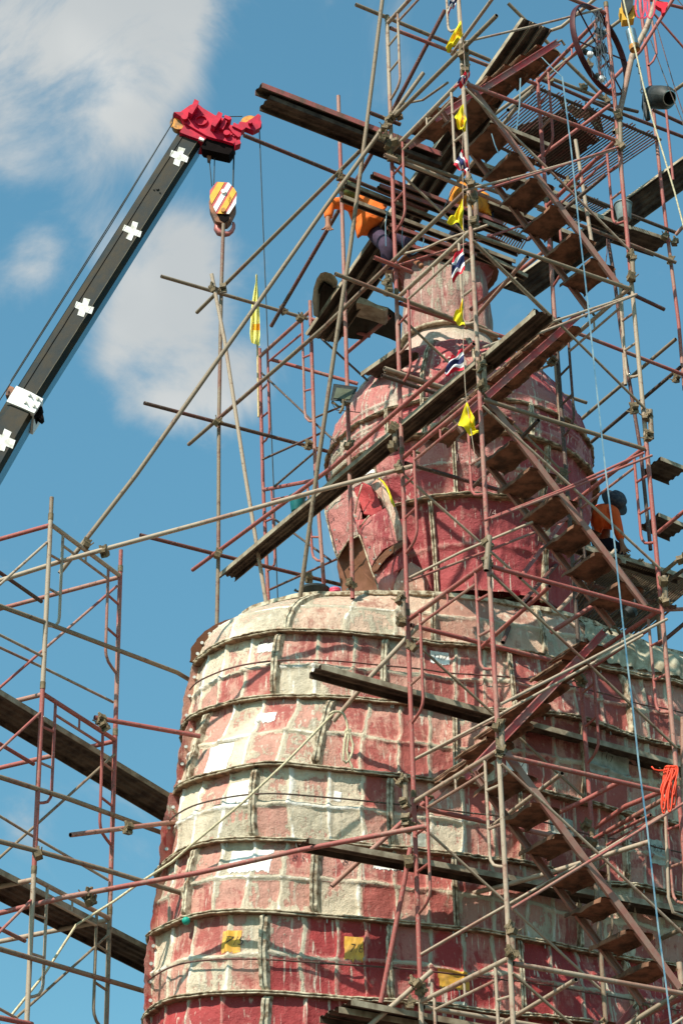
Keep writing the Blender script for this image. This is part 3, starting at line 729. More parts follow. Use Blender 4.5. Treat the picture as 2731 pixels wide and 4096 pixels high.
for k in (6, 5, 4, 3, 2, 1, 0, -1):
    H = LZ[k]-(LZ[k-1] if k > -1 else LZ[k]-1.66)
    frame(q_(0, 0), q_(0, b1), LZ[k], H, {6: 'w', 5: 'w', 4: 'w', 3: 'r', 2: 'r', 1: 'w', 0: 'w', -1: 'w'}[k], {6: 'w', 5: 'r', 4: 'r', 3: 'r', 2: 'r', 1: 'r', 0: 'w', -1: 'w'}[k],
          'scaffold frame on the left side of the stair tower, ' + names[k], 'frames of the stair tower')
    frame(q_(a1, 0), q_(a4, b1), LZ[k], H, {6: 'r', 5: 'r', 4: 'w', 3: 'r', 2: 'r', 1: 'r', 0: 'r', -1: 'r'}[k], {6: 'r', 5: 'r', 4: 'd', 3: 'd', 2: 'r', 1: 'g', 0: 'r', -1: 'r'}[k],
          'scaffold frame on the right side of the stair tower, ' + names[k], 'frames of the stair tower')
    for (b_, c, nm, an) in ((0, {4: 'g', 3: 'g', 0: 'w', -1: 'w'}.get(k, 'r'), 'near', a1), (b1, {3: 'd', 0: 'w', 5: 'g'}.get(k, 'r'), 'far', a4)):
        T3([abz(.03, b_, LZ[k]-.09), abz(an-.03, b_, LZ[k]-.09)], .021, c, 'level ledger on the %s face of the stair tower, %s' % (nm, names[k]), group='ledgers of the stair tower')
    T3([abz(.62, .0, LZ[k]-.13), abz(.78, b1, LZ[k]-.13)], .019, {3: 'd', 2: 'r'}.get(k, 'w'), 'short cross tube joining the two ledgers, %s' % names[k], group='ledgers of the stair tower')
    if k < 6:
        for (b_, an, nm) in ((-.03, a1, 'near'), (b1+.03, a4, 'far')):
            T3([abz(.0, b_, LZ[k]-.18), abz(an/2, b_-.012, LZ[k]-.18-(H-.5)/2), abz(an, b_, LZ[k]-H+.33)], .0125, 'w' if k % 2 else 'g', 'thin brace falling right, %s face of tower, %s' % (nm, names[k]), group='thin cross braces', n=8, hollow=False, name='cross_brace', cat='brace')
            T3([abz(.0, b_-.03, LZ[k]-H+.33), abz(an/2, b_-.02, LZ[k]-.18-(H-.5)/2), abz(an, b_-.03, LZ[k]-.18)], .0125, 'w' if k % 2 == 0 else 'r', 'thin brace rising right, %s face of tower, %s' % (nm, names[k]), group='thin cross braces', n=8, hollow=False, name='cross_brace', cat='brace')
# short coupling tubes clamped beside the joints
for (x, y0, y1, pl) in ((1863,190,300,-.05),(1984-85,770,905,-.05),(1932,1442,1560,-.05),(1576,1690,1802,b1-.06),(1610,2370,2500,b1-.06),(1618,3100,3225,b1-.06),(1560,560,640,b1-.06),(1558,1100,1180,b1-.06),
                        (2476,440,600,-.05),(2525,1000,1125,-.05),(2598,1640,1755,-.05),(2655,2305,2420,-.05),(2003,2880,3020,-.05),(2045,3690,3830,-.05)):
    T([(x, y0, pl), (x+6, y1, pl)], .024, 'g', 'short coupling tube clamped beside a tower post', name='coupling_tube', group='coupling tubes')
    clamp(x-6, y0+22, pl); clamp(x-4, y1-18, pl)
T([(1956, 2145, -.08), (1944, 2282, -.08)], .026, 'g', 'short crooked coupling tube clamped to the post before the jaw', name='coupling_tube', group='coupling tubes'); clamp(1945, 2172, -.06); clamp(1945, 2240, -.06)
# ---- stairs
def stair(zl, zh, right_up, b0, b1_, colname, label, n=7):
    x0, x1 = .12, a1-.12
    def pos(s_, b_, dz=0):     # s_ 0 bottom .. 1 top
        a_ = x0+(x1-x0)*s_ if right_up else x1-(x1-x0)*s_
        return abz(a_, b_, zl+(zh-zl)*s_+dz)
    t = thing('staircase', pos(0, (b0+b1_)/2), label, 'stairs', 'flights of the stair tower')
    sg = 1 if right_up else -1
    for b_, nm in ((b0, colname), (b1_, 'stringgrey' if colname == 'stringgrey' else colname)):
        d = nrm(pos(1, b_)-pos(0, b_)); upv = nrm(np.cross(np.cross(d, [0, 0, 1]), d)); lat = nrm(np.cross(d, upv))
        mb = MB(); P = pos(.0, b_); Q = pos(1., b_)
        mid = (P+Q)/2; half = (Q-P)/2
        mb.box(mid, half, lat*.003, upv*.030)
        for s_ in (-1, 1): mb.box(mid+upv*.030*s_+lat*(.012 if b_ == b0 else -.012), half*.999, lat*.014, upv*.0035)
        mb.build('stringer', MT[nm], t)
        for e, zz in ((0, -.02), (1, .03)):
            mb = MB(); c = pos(e, b_)
            mb.tube([c, c+A*sg*(.05 if e else -.05)+np.array([0, 0, zz+.02]), c+A*sg*(.09 if e else -.09)+np.array([0, 0, zz-.03])], .013, 8); mb.build('hook', MT['clamp'], t)
    for i in range(n):
        s_ = (i+.75)/(n+.4); mb = MB(); G = []
        jt = random.uniform(-.012, .012); tw_ = random.uniform(-.03, .03); s_ += random.uniform(-.006, .006); c = pos(s_, 0)
        NB_ = 14
        for j in range(NB_+1):
            b_ = b0+(b1_-b0)*j/NB_; wv = .006*vn(j*.5, i*3.1, zl); row = []
            for (da, dz) in ((-.145, -.034+wv), (-.140, -.004+wv), (-.115, .004+wv), (-.03, .0), (.04, .006), (.115, .012-wv), (.142, .001-wv), (.148, -.034-wv)):
                row.append(pos(s_, b_, dz+jt+tw_*(b_-b0)+.02*vn(b_*9, da*9, i+zl)*abs(da)/.14)+A*da*sg*1.0)
            for (da, dz) in ((.142, -.034-wv), (.136, -.003-wv), (.10, .005), (.0, -.005), (-.10, -.002), (-.134, -.010+wv), (-.139, -.034+wv)):
                row.append(pos(s_, b_, dz)+A*da*sg)
            row.append(row[0]); G.append(row)
        mb.grid(G)
        mb.build('tread', MT['tread'] if i % 3 or colname == 'stringred' else MT['tread'], t)
        mb = MB(); mb.tube([pos(s_, b0, -.018)+A*.15*-sg, pos(s_, (b0+b1_)/2, -.012)+A*.152*-sg, pos(s_, b1_, -.018)+A*.15*-sg], .006, 6); mb.build('tread_edge', MT['treadedge'], t)
    return t
for k in (5, 3, 1):
    stair(LZ[k-1]-.02, LZ[k]-.02, False, .06, .56, 'stringgrey', {5: 'rusty stair flight climbing to the left, its treads seen from below above the topknot', 3: 'rusty stair flight climbing to the left in front of the red head', 1: 'rusty stair flight climbing to the left in front of the lower right torso'}[k])
for k in (6, 4, 2, 0):
    stair(LZ[k-1]-.02, LZ[k]-.02, True, .68, 1.16, 'stringred', {6: 'red stair flight climbing to the right behind the topmost flags', 4: 'red stair flight climbing to the right over the crown of the head', 2: 'bright red stair flight climbing to the right over the shoulder', 0: 'red stair flight climbing to the right at the bottom edge'}[k])
# ---- loose tubes of the stair-tower side (pixel ends placed on their own upright planes)
bK = toab(wp(878, 1683, 'a0'))[1]
print('bK', bK)
LOOSE = [
 ([(788,1250,'a-.06'),(1985,62,'a-.06')], 'g', 'long level tan tube running from the hanging post up behind the flags, upper one'),
 ([(755,1778,'a-.06'),(1300,1306,'a-.06'),(1858,768,'a-.06')], 'g', 'long level tan tube passing below the curved pale roof sheet'),
 ([(771,2280,'a-.07'),(1330,1868,'a-.07'),(1894,1376,'a-.07')], 'r', 'long level reddish tube crossing the crown of the head to the lower left'),
 ([(240,2293,18.85),(545,1900,18.8),(883,1423,18.75),(1300,831,18.7),(1692,292,18.6)], 'g', 'longest raking pole, from the left tower to the post beside the upper flags'),
 ([(1531,-20,18.7),(1468,487,18.8),(1399,1004,18.9),(1338,1400,19.1),(1271,1861,19.3),(1200,2392,19.75)], 'g', 'leaning pole standing on the shoulder beside the black basin'),
 ([(894,896,'a.02'),(886,1145,'a.02'),(876,1685,'a.02'),(874,2220,'a.02'),(866,2575,'a.02')], 'g', 'upright post hanging straight below the crane hook'),
 ([(847,1097,21.3),(898,1357,21.3),(981,1900,21.3),(1067,2425,21.4)], 'w', 'pale leaning pole just right of the post below the hook'),
 ([(645,1105,bK),(1230,1275,bK)], 'g', 'level tube through the post below the hook, the one behind the yellow flag'),
 ([(577,1612,bK),(1327,1810,bK)], 'd', 'level tube through the post below the hook, middle one'),
 ([(561,2140,bK),(873,2219,bK),(1363,2339,bK)], 'd', 'level tube through the post below the hook, lowest one above the shoulder'),
 ([(1353,384,'a.03'),(1376,1100,'a.03'),(1404,2100,'a.03'),(1410,2395,'a.03')], 'r', 'upright red post standing on the shoulder before the ear'),
 ([(975,541,2.2),(1342,691,2.2),(1700,840,2.2)], 'd', 'dark red tube whose end shows beside the crane head'),
 ([(1084,1306,21.5),(1500,592,19.8),(1579,424,19.4),(1779,40,18.9)], 'd', 'dark slanting tube held by the bending worker'),
 ([(0,2323,18.45),(240,2247,18.5),(459,2186,18.5),(800,2094,18.55),(1261,1966,18.65),(1648,1865,18.72)], 'w', 'long pale tube tying the left tower to the stair tower below the head'),
 ([(-10,2420,17.9),(176,2488,18.3),(709,2690,20),(790,2738,20.4)], 'g', 'olive tube from the left tower to the top of the torso'),
 ([(-10,3105,17.9),(265,3192,18.6),(700,3350,20.2)], 'g', 'olive tube from the left tower to the middle of the torso'),
 ([(378,2870,18.9),(800,2945,19.35)], 'r', 'short red tube resting its pale end on the torso'),
 ([(283,3340,18.7),(700,3288,19.6)], 'r', 'short red tube with a wire-tied clamp beside the torso'),
 ([(-10,3363,17.9),(158,3406,18.2),(439,3485,18.7),(748,3579,19.25)], 'g', 'olive tube ending in a small plate on the torso'),
 ([(-10,3655,18.3),(255,3590,18.4),(547,3536,18.5),(800,3490,18.5),(1200,3400,18.4),(1697,3306,18.35)], 'r', 'long red tube crossing the lower torso from the left tower'),
 ([(-10,3793,17.8),(610,3974,19.9)], 'g', 'olive tube from the left tower to the lowest band of the torso'),
 ([(1422,18,1.4),(1958,241,1.4)], 'g', 'dark tan tube behind the topmost yellow flag'),
 ([(1480,451,b1-.05),(1600,498,b1-.05)], 'd', 'stub of tube sticking out left of the tower beside the upper plank'),
 ([(1538,620,b1-.1),(1741,700,b1-.1),(2000,812,b1-.1)], 'w', 'pale tube above the rails of the working platform'),
 ([(1497,1030,b1-.05),(1650,1090,b1-.05)], 'r', 'red tube end sticking out below the blue cord'),
 ([(1340,1095,b1-.08),(1634,1207,b1-.08),(1990,1345,b1-.08)], 'g', 'olive tube passing in front of the topknot'),
 ([(1537,1473,b1-.06),(1817,1565,b1-.06)], 'w', 'upper pole of the bundle lying in front of the crown'),
 ([(1540,1484,b1-.02),(1812,1572,b1-.02)], 'g', 'middle pole of the bundle lying in front of the crown'),
 ([(1527,1502,b1-.06),(1770,1582,b1-.06)], 'd', 'lower pole of the bundle lying in front of the crown'),
 ([(1333,2885,1.85),(1400,2805,1.7),(1487,2700,1.5),(1698,2477,1.2)], 'w', 'tan raking tube with a rope looped round its lower end'),
 ([(1326,3545,1.72),(1619,3279,1.4),(1727,3185,1.2)], 'r', 'red and tan raking tube propped on the band numbered 8'),
 ([(1640,3393,1.25),(1610,3560,1.3),(1522,4012,1.5)], 'r', 'dark red leaning prop clamped to the left tower post'),
 ([(1727,3883,1.15),(1470,4110,1.5)], 'w', 'tan raking tube at the bottom edge left of the tower'),
 ([(1849,3582,1.75),(2002,3546,1.4),(2200,3490,.9),(2594,3367,.2)], 'w', 'tube with a square plate pressed on the torso panel'),
 ([(2237,1575,4.0),(2344,1611,4.0)], 'g', 'tube end showing right of the crown of the head'),
 ([(2296,1700,4.3),(2701,1356,2.6)], 'g', 'olive tube rising right of the head, upper one'),
 ([(2344,1784,4.4),(2569,1596,3.4),(2720,1468,2.7)], 'd', 'dark tube rising right of the head, lower one'),
 ([(2288,1325,2.6),(2740,1502,2.6)], 'r', 'dark red level tube to the right edge beside the crown'),
 ([(2237,743,2.7),(2482,845,2.7),(2700,930,2.7)], 'd', 'upper tube tying the tower to the right-hand post'),
 ([(2150,835,2.6),(2492,967,2.6),(2700,1050,2.6)], 'g', 'lower tube tying the tower to the right-hand post'),
 ([(2490,1160,1.6),(2655,1238,1.6)], 'd', 'dark tube end free in the sky right of the tower'),
 ([(2031,180,3.0),(2245,107,2.4),(2385,-10,2.0)], 'w', 'tan tube in front of the wheel, at the top'),
 ([(2626,-10,-.1),(2585,110,.0),(2526,223,.05),(2490,390,.1),(2458,530,.1)], 'w', 'thick tan tube leaning beside the silver cylinder'),
 ([(2031,13,2.9),(2281,263,2.9),(2437,415,2.9)], 'g', 'slanting tube crossing the wheel'),
 ([(2700,-20,1.6),(2558,205,1.9),(2330,440,2.3)], 'r', 'dark red tube slanting behind the silver cylinder'),
 ([(2605,45,2.2),(2740,200,2.2)], 'r', 'short red brace at the upper right corner'),
 ([(1960,470,3.2),(2480,80,2.0)], 'g', 'tan tube crossing behind the upper stair towards the wheel'),
 ([(2060,700,2.8),(2440,420,1.8)], 'r', 'red tube sloping under the wide grating'),
 ([(2110,960,3.0),(2420,700,2.0)], 'd', 'dark tube sloping past the small grating'),
 ([(1880,1240,2.6),(2200,985,1.6)], 'r', 'red tube sloping right of the topknot'),
 ([(2200,900,2.2),(2217,1402,2.2),(2240,1700,2.2)], 'g', 'olive upright between the topknot and the strap'),
 ([(2300,560,2.4),(2370,1000,2.4)], 'w', 'tan upright below the dark roof sheet'),
 ([(2480,-30,3.0),(2740,35,3.0)], 'r', 'red tube grazing the upper right corner'),
 ([(2330,395,2.5),(2549,447,2.5)], 'd', 'dark stub of tube below the wheel'),
 ([(2039,268,2.4),(2180,325,2.4),(2420,430,2.4),(2731,548,2.4)], 'd', 'long tube carrying the upper grating, back one'),
 ([(2180,305,2.6),(2421,400,2.6)], 'g', 'tube carrying the foot of the wheel'),
 ([(2031,440,2.3),(2150,340,2.9)], 'g', 'short tube at the left end of the upper grating'),
 ([(2600,430,2.0),(2740,330,1.4)], 'g', 'tube passing in front of the dark drum'),
 ([(2610,440,2.3),(2740,500,2.3)], 'd', 'reddish tube below the dark drum'),
 ([(2660,420,1.2),(2690,720,1.2)], 'r', 'thin red upright below the dark drum'),
 ([(2700,940,2.7),(2731,905,2.6)], 'r', 'tube end at the right edge beside the rope'),
 ([(2630,2130,2.0),(2740,2040,1.6)], 'r', 'short red tube under the plank end at the right edge'),
 ([(2650,1040+1250,2.4),(2740,2215,2.0)], 'g', 'pale tube at the right end of the lower grating'),
 ([(2010,2720-150,1.7),(2060,2440,1.9),(2240,2240,2.6)], 'd', 'dark leaning tube before the nape of the neck'),
 ([(2080,2310,1.0),(2290,2030,1.7)], 'r', 'red sloping tube before the nape'),
 ([(2205,2470,2.0),(2460,2200,2.0)], 'w', 'pale pole lying along the near edge of the lower grating'),
 ([(2200,2530,1.2),(2440,2380,.8)], 'r', 'red cross tube below the lower grating'),
 ([(2350,2640-10,2.3),(2690,2625,2.3)], 'd', 'dark tube end pointing at the sky above the right shoulder'),
 ([(2420,2500,3.2),(2731,2280,2.2)], 'd', 'dark tube under the lower grating, rising to the right edge'),
 ([(2560,2640,3.0),(2740,2490,2.6)], 'd', 'dark prop right of the lower grating'),
 ([(2640,2440,2.9),(2740,2436,2.9)], 'r', 'short level tube right of the coupler'),
 ([(2190,3270,1.2),(2340,3200,.9),(2472,3130,.6)], 'r', 'red and grey cross tube in front of the grey painted panel'),
 ([(2380,3310,1.0),(2500,3225,.6),(2660,3160,.05)], 'r', 'red tube below the coil of orange cable'),
 ([(2420,2870+480,1.3),(2600,3260,.2)], 'r', 'lower thin red tube below the coil of orange cable'),
 ([(2310,3370,1.5),(2395,3400,1.5)], 'w', 'short pale tube with a hook clamp on the torso'),
 ([(2470,3410,1.6),(2731,3480,1.6)], 'w', 'pale level tube behind the hanging strap'),
 ([(2620,3765,1.7),(2740,3710,1.2)], 'g', 'olive tube end at the right edge near the bottom'),
 ([(2500,4096+10,.4),(2731,3960,.1)], 'g', 'tube at the lower right corner'),
]
for pts, c, lab in LOOSE:
    r = .0215
    if 'thin' in lab or 'brace' in lab: r = .014
    if 'thick' in lab: r = .03
    T(pts, r, c, lab)
# thin stair rails
RAILS = [([(1675,3822,b1),(1931,3674,.8),(2400,3410,.3),(2687,3236,-.03)], 'w', 'thin pale diagonal crossing the lower stair flight'),
 ([(1658,3036,b1),(1966,2875,.7),(2250,2720,.4),(2570,2540,0.)], 'w', 'thin diagonal bar over the shoulder beside the red stair'),
 ([(1635,2312,b1),(1850,2205,.8),(2130,2088,.4)], 'w', 'thin diagonal bar in front of the jaw'),
 ([(1935,2082,-.05),(2250,1958,-.05),(2572,1812,-.05)], 'r', 'thin red bar crossing the stair in front of the head'),
 ([(1931,1390,-.05),(2200,1290,-.05),(2540,1178,-.05)], 'w', 'thin pale bar over the red stair above the crown'),
 ([(1585,1022,b1),(1700,995,.9),(1761,965,.7),(1950,900,.2)], 'w', 'thin pale bar above the hat of the topknot'),
 ([(1850,762,-.05),(2100,700,-.05),(2455,600,-.05)], 'w', 'thin pale bar rising under the upper stair'),
 ([(1850,170,-.05),(2130,105,-.05),(2405,35,-.05)], 'w', 'thin pale bar at the level of the wheel rim'),
 ([(1601,418,b1),(1690,400,.8),(1790,330,.3)], 'g', 'thin bent bar near the highest left frame')]
for pts, c, lab in RAILS: T(pts, .0125, c, lab, name='guard_rail', cat='rail', group='thin guard rails', n=8, hollow=False)
# right-hand posts outside the tower
T([(2556,-10,2.75),(2607,402,2.75),(2638,700,2.75),(2666,932,2.75),(2712,1289,2.75),(2735,1560,2.75)], .0215, 'r', 'red upright post near the right edge, running past the dark drum', name='scaffold_post', cat='post', group='outer posts')
T([(2592,-10,2.6),(2622,190,2.6),(2624,215,2.6),(2610,245,2.6),(2592,262,2.6)], .0145, 'r', 'bent red loop bar beside the right-edge post', name='loop_bar', cat='bar')
T([(2480,480,3.0),(2488,700,3.0),(2440,600,3.0)][:2], .014, 'g', 'thin upright behind the tower post below the wheel', name='loop_bar', cat='bar')
T([(2430,960,3.2),(2452,1090,3.2),(2480,1310,3.2),(2560,1800,3.2),(2600,2200,3.2)], .0215, 'd', 'dark upright post behind the right tower leg', name='scaffold_post', cat='post', group='outer posts')
T([(2480,1140,2.9),(2500,1540,2.9),(2505,1500,2.9)][:2], .0215, 'w', 'pale upright behind the right tower leg', name='scaffold_post', cat='post', group='outer posts')
T([(2620,2350,3.1),(2650,2720,3.1)], .0215, 'w', 'tan upright post right of the lower grating', name='scaffold_post', cat='post', group='outer posts')
T([(2728,2870,1.0),(2731,3250,1.0),(2738,3600,1.0)], .0215, 'w', 'tan post at the right edge above the coil of cable', name='scaffold_post', cat='post', group='outer posts')
T([(2654,3130,.2),(2665,3400,.2),(2672,3590,.2),(2690,3650,.2),(2731,3665,.2)], .014, 'w', 'long bent loop bar below the coil of orange cable', name='loop_bar', cat='bar')
T([(2715,3850,.4),(2725,3940,.4)], .026, 'w', 'short coupling tube at the lower right edge', name='coupling_tube', group='coupling tubes')
# ---- far frames left of the head
def leanframe(x0, y0, x1, y1, pa, xx0, yy0, xx1, yy1, pb, label):
    a0 = wp(x0, y0, pa); a1_ = wp(x1, y1, pa); b0 = wp(xx0, yy0, pb); b1_ = wp(xx1, yy1, pb)
    t = thing('scaffold_section', a1_, label, 'scaffold frame', 'far frames left of the head')
    L = np.linalg.norm(a0-b0); H = np.linalg.norm(a0-a1_)
    for p, q in ((a0, a1_), (b0, b1_)):
        mb = MB(); mb.tube([q, p], .021, 10); smooth_ang(mb.build('leg', MT['r'], t), 50)
    f = lambda u, v: (a0*(1-u)+b0*u)*(1-v) + (a1_*(1-u)+b1_*u)*v
    v0 = .06
    mb = MB(); mb.tube([f(0, v0), f(1, v0)], .021, 10); mb.build('top_bar', MT['r'], t)
    mb = MB(); mb.tube([f(.16, v0+.09), f(.84, v0+.09)], .0125, 8); mb.build('header_bar', MT['r'], t)
    for s_, e in ((.16, 0), (.84, 1)):
        mb = MB(); mb.tube([f(s_, v0), f(s_, .62), f(s_*.9+e*.1, .66), f(s_*.5+e*.5, .69), f(e, .70)], .0135, 8); mb.build('inner_loop', MT['r'], t)
        for v in (.3, .5):
            mb = MB(); mb.tube([f(s_, v), f(e, v+.015)], .012, 8); mb.build('rung', MT['r'], t)
    return t
leanframe(1038,1395,1052,1940,22.6, 1240,1204,1262,1900,21.4, 'red scaffold frame right of the yellow flag pole, upper one')
leanframe(1052,1930,1075,2440,22.5, 1262,1890,1300,2400,21.4, 'red and tan scaffold frame above the basin, lower one')
T([(1085,1438,22.6),(1430,1535,22.6)], .0215, 'r', 'dark red level tube passing behind the floodlight')
T([(1240,1275,21.4),(1480,1345,21.4)], .0215, 'r', 'red level tube below the curved roof sheet')
T([(1386,1412,21.8),(1560,1265,21)], .0215, 'r', 'short red tube rising to the topknot collar')
for pts, lab in (([(1046,1492,22.5),(1245,1680,21.5),(1345,1770,21.3)], 'thin dark brace falling right behind the leaning pole'),
                 ([(1262,1670,22),(1365,1625,22),(1490,1570,22)], 'thin dark brace rising behind the floodlight'),
                 ([(1270,1340,21.5),(1500,1550,21.3)], 'thin dark brace behind the red post above the floodlight'),
                 ([(1055,2045,22.5),(1320,2240,21.5)], 'thin dark brace left of the ear, falling'),
                 ([(1078,2359,22),(1345,2237,21.5)], 'thin dark brace above the black basin'),
                 ([(1050,1838,22),(1300,1725,21.5)], 'thin dark brace rising towards the crown'),
                 ([(1095,1948,22),(1280,1790,21.6)], 'thin dark brace beside the teal bucket')):
    T(pts, .0125, 'd', lab, name='cross_brace', cat='brace', group='thin cross braces', hollow=False, n=8)
# ---- left tower
LA = atD(180, 2500, 18.3)
def lw(x, y): return wp(x, y, 'L0')
LL = {}
for k, (ya, xa) in enumerate(((2072, 198), (2752, 172), (3492, 140), (4270, 106))):
    LL[k] = lw(xa, ya)[2]
PLa = lw(172, 2752); PLb = lw(462, 2935)
nl = ['at its top', 'at mid height', 'lower down', 'at the bottom edge']
for k in range(4):
    H = (LL[k]-LL[k+1]) if k < 3 else 1.7
    frame(PLa, PLb, LL[k], H, ['w', 'r', 'w', 'w'][k], ['r', 'r', 'g', 'g'][k], 'scaffold frame of the left tower, ' + nl[k], 'frames of the left tower')
for s_, q in ((0, PLa), (1, PLb)):
    T3([np.array([q[0], q[1], LL[0]+.0]), np.array([q[0], q[1], LL[0]+.22])], .019, 'r' if s_ else 'g', 'spigot on top of the %s post of the left tower' % ('right' if s_ else 'left'), name='spigot', cat='spigot', group='spigots')
for k, ya in enumerate((2072, 2752, 3492)):
    for nm, q in (('left', PLa), ('right', PLb)):
        z = LL[k]-.06; T3([np.array([q[0], q[1], z]), np.array([q[0], q[1], z])-BL*1.83], .021, 'r' if k < 2 else 'w', 'ledger leaving the %s post of the left tower leftwards, %s' % (nm, nl[k]), group='ledgers of the left tower')
    q0 = PLa - BL*.86; q1 = PLb - BL*.86; z = LL[k]-.10
    T3([np.array([q0[0], q0[1], z]), np.array([q1[0], q1[1], z])], .019, 'd' if k == 0 else 'r', 'cross tube between the ledgers of the left tower, ' + nl[k], group='ledgers of the left tower')
for pts, c, lab in (([(0,2339,17.9),(189,2170,18.3)], 'w', 'thin brace to the top of the left tower post'),
    ([(-10,2760,18.4),(469,2344,19.3)], 'r', 'thin red brace rising right across the top bay of the left tower'),
    ([(-10,2534,17.9),(168,2624,18.3)], 'w', 'thin pale brace falling to the left post, upper one'),
    ([(-10,2585,18.3),(173,2670,18.8),(454,2809,19.4)], 'w', 'thin pale brace falling to the right post, upper one'),
    ([(-10,3010,17.9),(163,2850,18.3)], 'r', 'thin brace rising to the left post, second bay'),
    ([(-10,3440,18.4),(459,3018,19.3)], 'g', 'thin brace rising right across the second bay'),
    ([(-10,3258,18.3),(133,3345,18.6),(434,3520,19.3)], 'w', 'thin pale brace falling to the right post, second bay'),
    ([(-10,3738,17.9),(125,3602,18.3)], 'r', 'thin brace rising to the left post, third bay'),
    ([(66,4071,18.4),(434,3740,19.3)], 'g', 'thin brace rising right across the third bay'),
    ([(-10,4030,17.9),(70,4074,18.2)], 'w', 'thin brace end at the lower left corner'),):
    T(pts, .0125, c, lab, name='cross_brace', cat='brace', group='thin cross braces', hollow=False, n=8)
T([(-10,4069,17.9),(130,4098,18.2)], .0215, 'r', 'red tube grazing the lower left corner')
# ---- clamps at the crossings
for x, y, pl in ((345,2176,18.8),(415,2205,18.5),(893,1150,'a-.1'),(850,1150,21.3),(876,1690,'a-.1'),(873,2215,'a-.1'),(1128,1240,21.5),(1205,1272,21.2),(1236,1776,21.3),(1236,2310,21),(1355,700,'a-.1'),(1372,745,'a-.1'),
    (1378,1600,'a-.05'),(1398,1780,'a-.05'),(1400,2335,'a.0'),(1565,470,18.6),(1545,505,18.6),(1592,455,18.6),(1540,545,18.6),(1580,570,18.6),(1600,640,b1-.1),(1855,190,-.1),(1842,215,-.1),(1875,725,-.1),
    (1592,1868,b1-.08),(1640,3310,b1-.08),(1632,3445,b1-.08),(1640,2585,b1-.08),(1620,3275,b1-.1),(150,3415,18.2),(408,2875,18.9),(415,2900,18.9),(517,3310,18.8),(355,3575,18.45),(368,3605,18.5),
    (1655,3930,b1-.1),(1645,4010,b1-.1),(1690,3960,b1-.1),(2288,745,1.0),(2270,730,1.0),(2170,265,2.4),(2350,255,2.8),(2330,350,2.6),(2420,395,2.5),(2190,320,2.4),(2660,945,2.7),(2680,1040,2.7),(2700,965,2.7),
    (2310,2705,1.1),(2330,2725,1.1),(2195,1390,1.2),(2210,1440,1.2),(2250,1895,1.25),(2240,1920,1.25),(2345,3300,1.1),(2360,3370,1.2),(2535,1630,-.05),(2668,3090,-.05),(2720,2240,1.0),(2705,1510,2.7)):
    clamp(x, y, pl)
# ---- planks: pressed-steel channels with folded edges and ribs, seen from below
def plank(p0, p1, wdir, w, label, th=.05, ribs=3, m='plank', edge='plankpale', n=12, sag=.0):
    """near upper edge runs p0->p1; the board extends w along wdir"""
    wdir = nrm(wdir); d = nrm(p1-p0); L = np.linalg.norm(p1-p0); upv = nrm(np.cross(wdir, d)); upv = upv if upv[2] > 0 else -upv
    t = thing('plank', p0, label, 'plank', 'scaffold planks')
    prof = [(0, -th), (0, 0)]; 
    mb = MB(); G = []
    pr = [(0, -th), (0, 0)]
    for i in range(ribs*2+1):
        u = (i+.5)/(ribs*2+1); pr.append((w*u, 0 if i % 2 == 0 else -.016)); 
    pr2 = []
    for i, (a_, h) in enumerate(pr[2:]):
        pr2 += [(a_-w*.3/(ribs*2+1), h), (a_+w*.3/(ribs*2+1), h)]
    pr = [(.012, -th), (0, -th), (0, 0)] + pr2 + [(w, 0), (w, -th), (w-.012, -th)]
    for j in range(n+1):
        c = p0+d*L*j/n; wv = .006*vn(j*.7, L, w*9)
        G.append([c+wdir*a_+upv*(h+wv) for a_, h in pr])
    mb.grid(G); 
    G2 = [[p+upv*.004 for p in row[2:-2]] for row in G]; mb.grid(G2)
    mb.build('deck_sheet', MT[m], t)
    mb = MB()
    for s_ in (0, w): mb.box((p0+p1)/2+wdir*s_-upv*(th/2-.002)+wdir*(-.004 if s_ == 0 else .004), (p1-p0)/2, wdir*.003, upv*th/2)
    mb.build('side_lip', MT[edge], t)
    return t
def plankpx(q0, q1, b_, w, label, **k):
    p0, p1 = wp(*q0, b_), wp(*q1, b_); return plank(p0, p1, k.pop('wd', B), w, label, **k)
plankpx((1048,332), (1765,608), 1.42, .13, 'upper board of the pair jutting out left beside the crane head', th=.06, ribs=1, edge='plankred')
plankpx((1080,382), (1765,650), 1.46, .20, 'lower board of the pair jutting out left beside the crane head', th=.05, ribs=2, edge='plank')
plankpx((1285,2658), (2790,3068), 1.36, .20, 'long pale-edged plank across the upper torso', ribs=2)
plankpx((1236,3352), (2790,3640), 1.36, .20, 'long pale-edged plank across the band numbered 8', ribs=2)
plankpx((1404,3998), (2790,4260), 1.36, .36, 'broad plank at the bottom edge before the torso', ribs=3)
plankpx((1355,4028), (1700,4090), 1.5, .30, 'short plank tucked under the bottom broad plank', ribs=3)
for (x0, y0, x1, y1, bb, c, lab) in ((1494,688,2010,888,1.45,'plank','uppermost rail of the platform behind the flags'),(1520,735,2020,925,1.65,'plank','second rail of the platform behind the flags'),(1389,727,2080,1003,1.75,'plankpale','pale rail across the back of the bending worker'),
    (1373,781,2060,1040,1.95,'plankpale','rail across the waist of the bending worker'),(1560,893,2080,1075,2.15,'plank','rail below the elbow-high rails of the platform'),(1640,975,1850,1045,2.3,'plank','lowest short rail of the platform behind the flags'),
    (1930,878,2100,945,1.4,'plankpale','rail end under the yellow-shirted worker'),(1920,1000,2110,1100,1.6,'plankpale','pale rail end lower right of the yellow-shirted worker')):
    plankpx((x0, y0), (x1, y1), bb, .06, lab, th=.042, ribs=1, m=c if c == 'plank' else 'plank', edge=c if c != 'plank' else 'plankred')
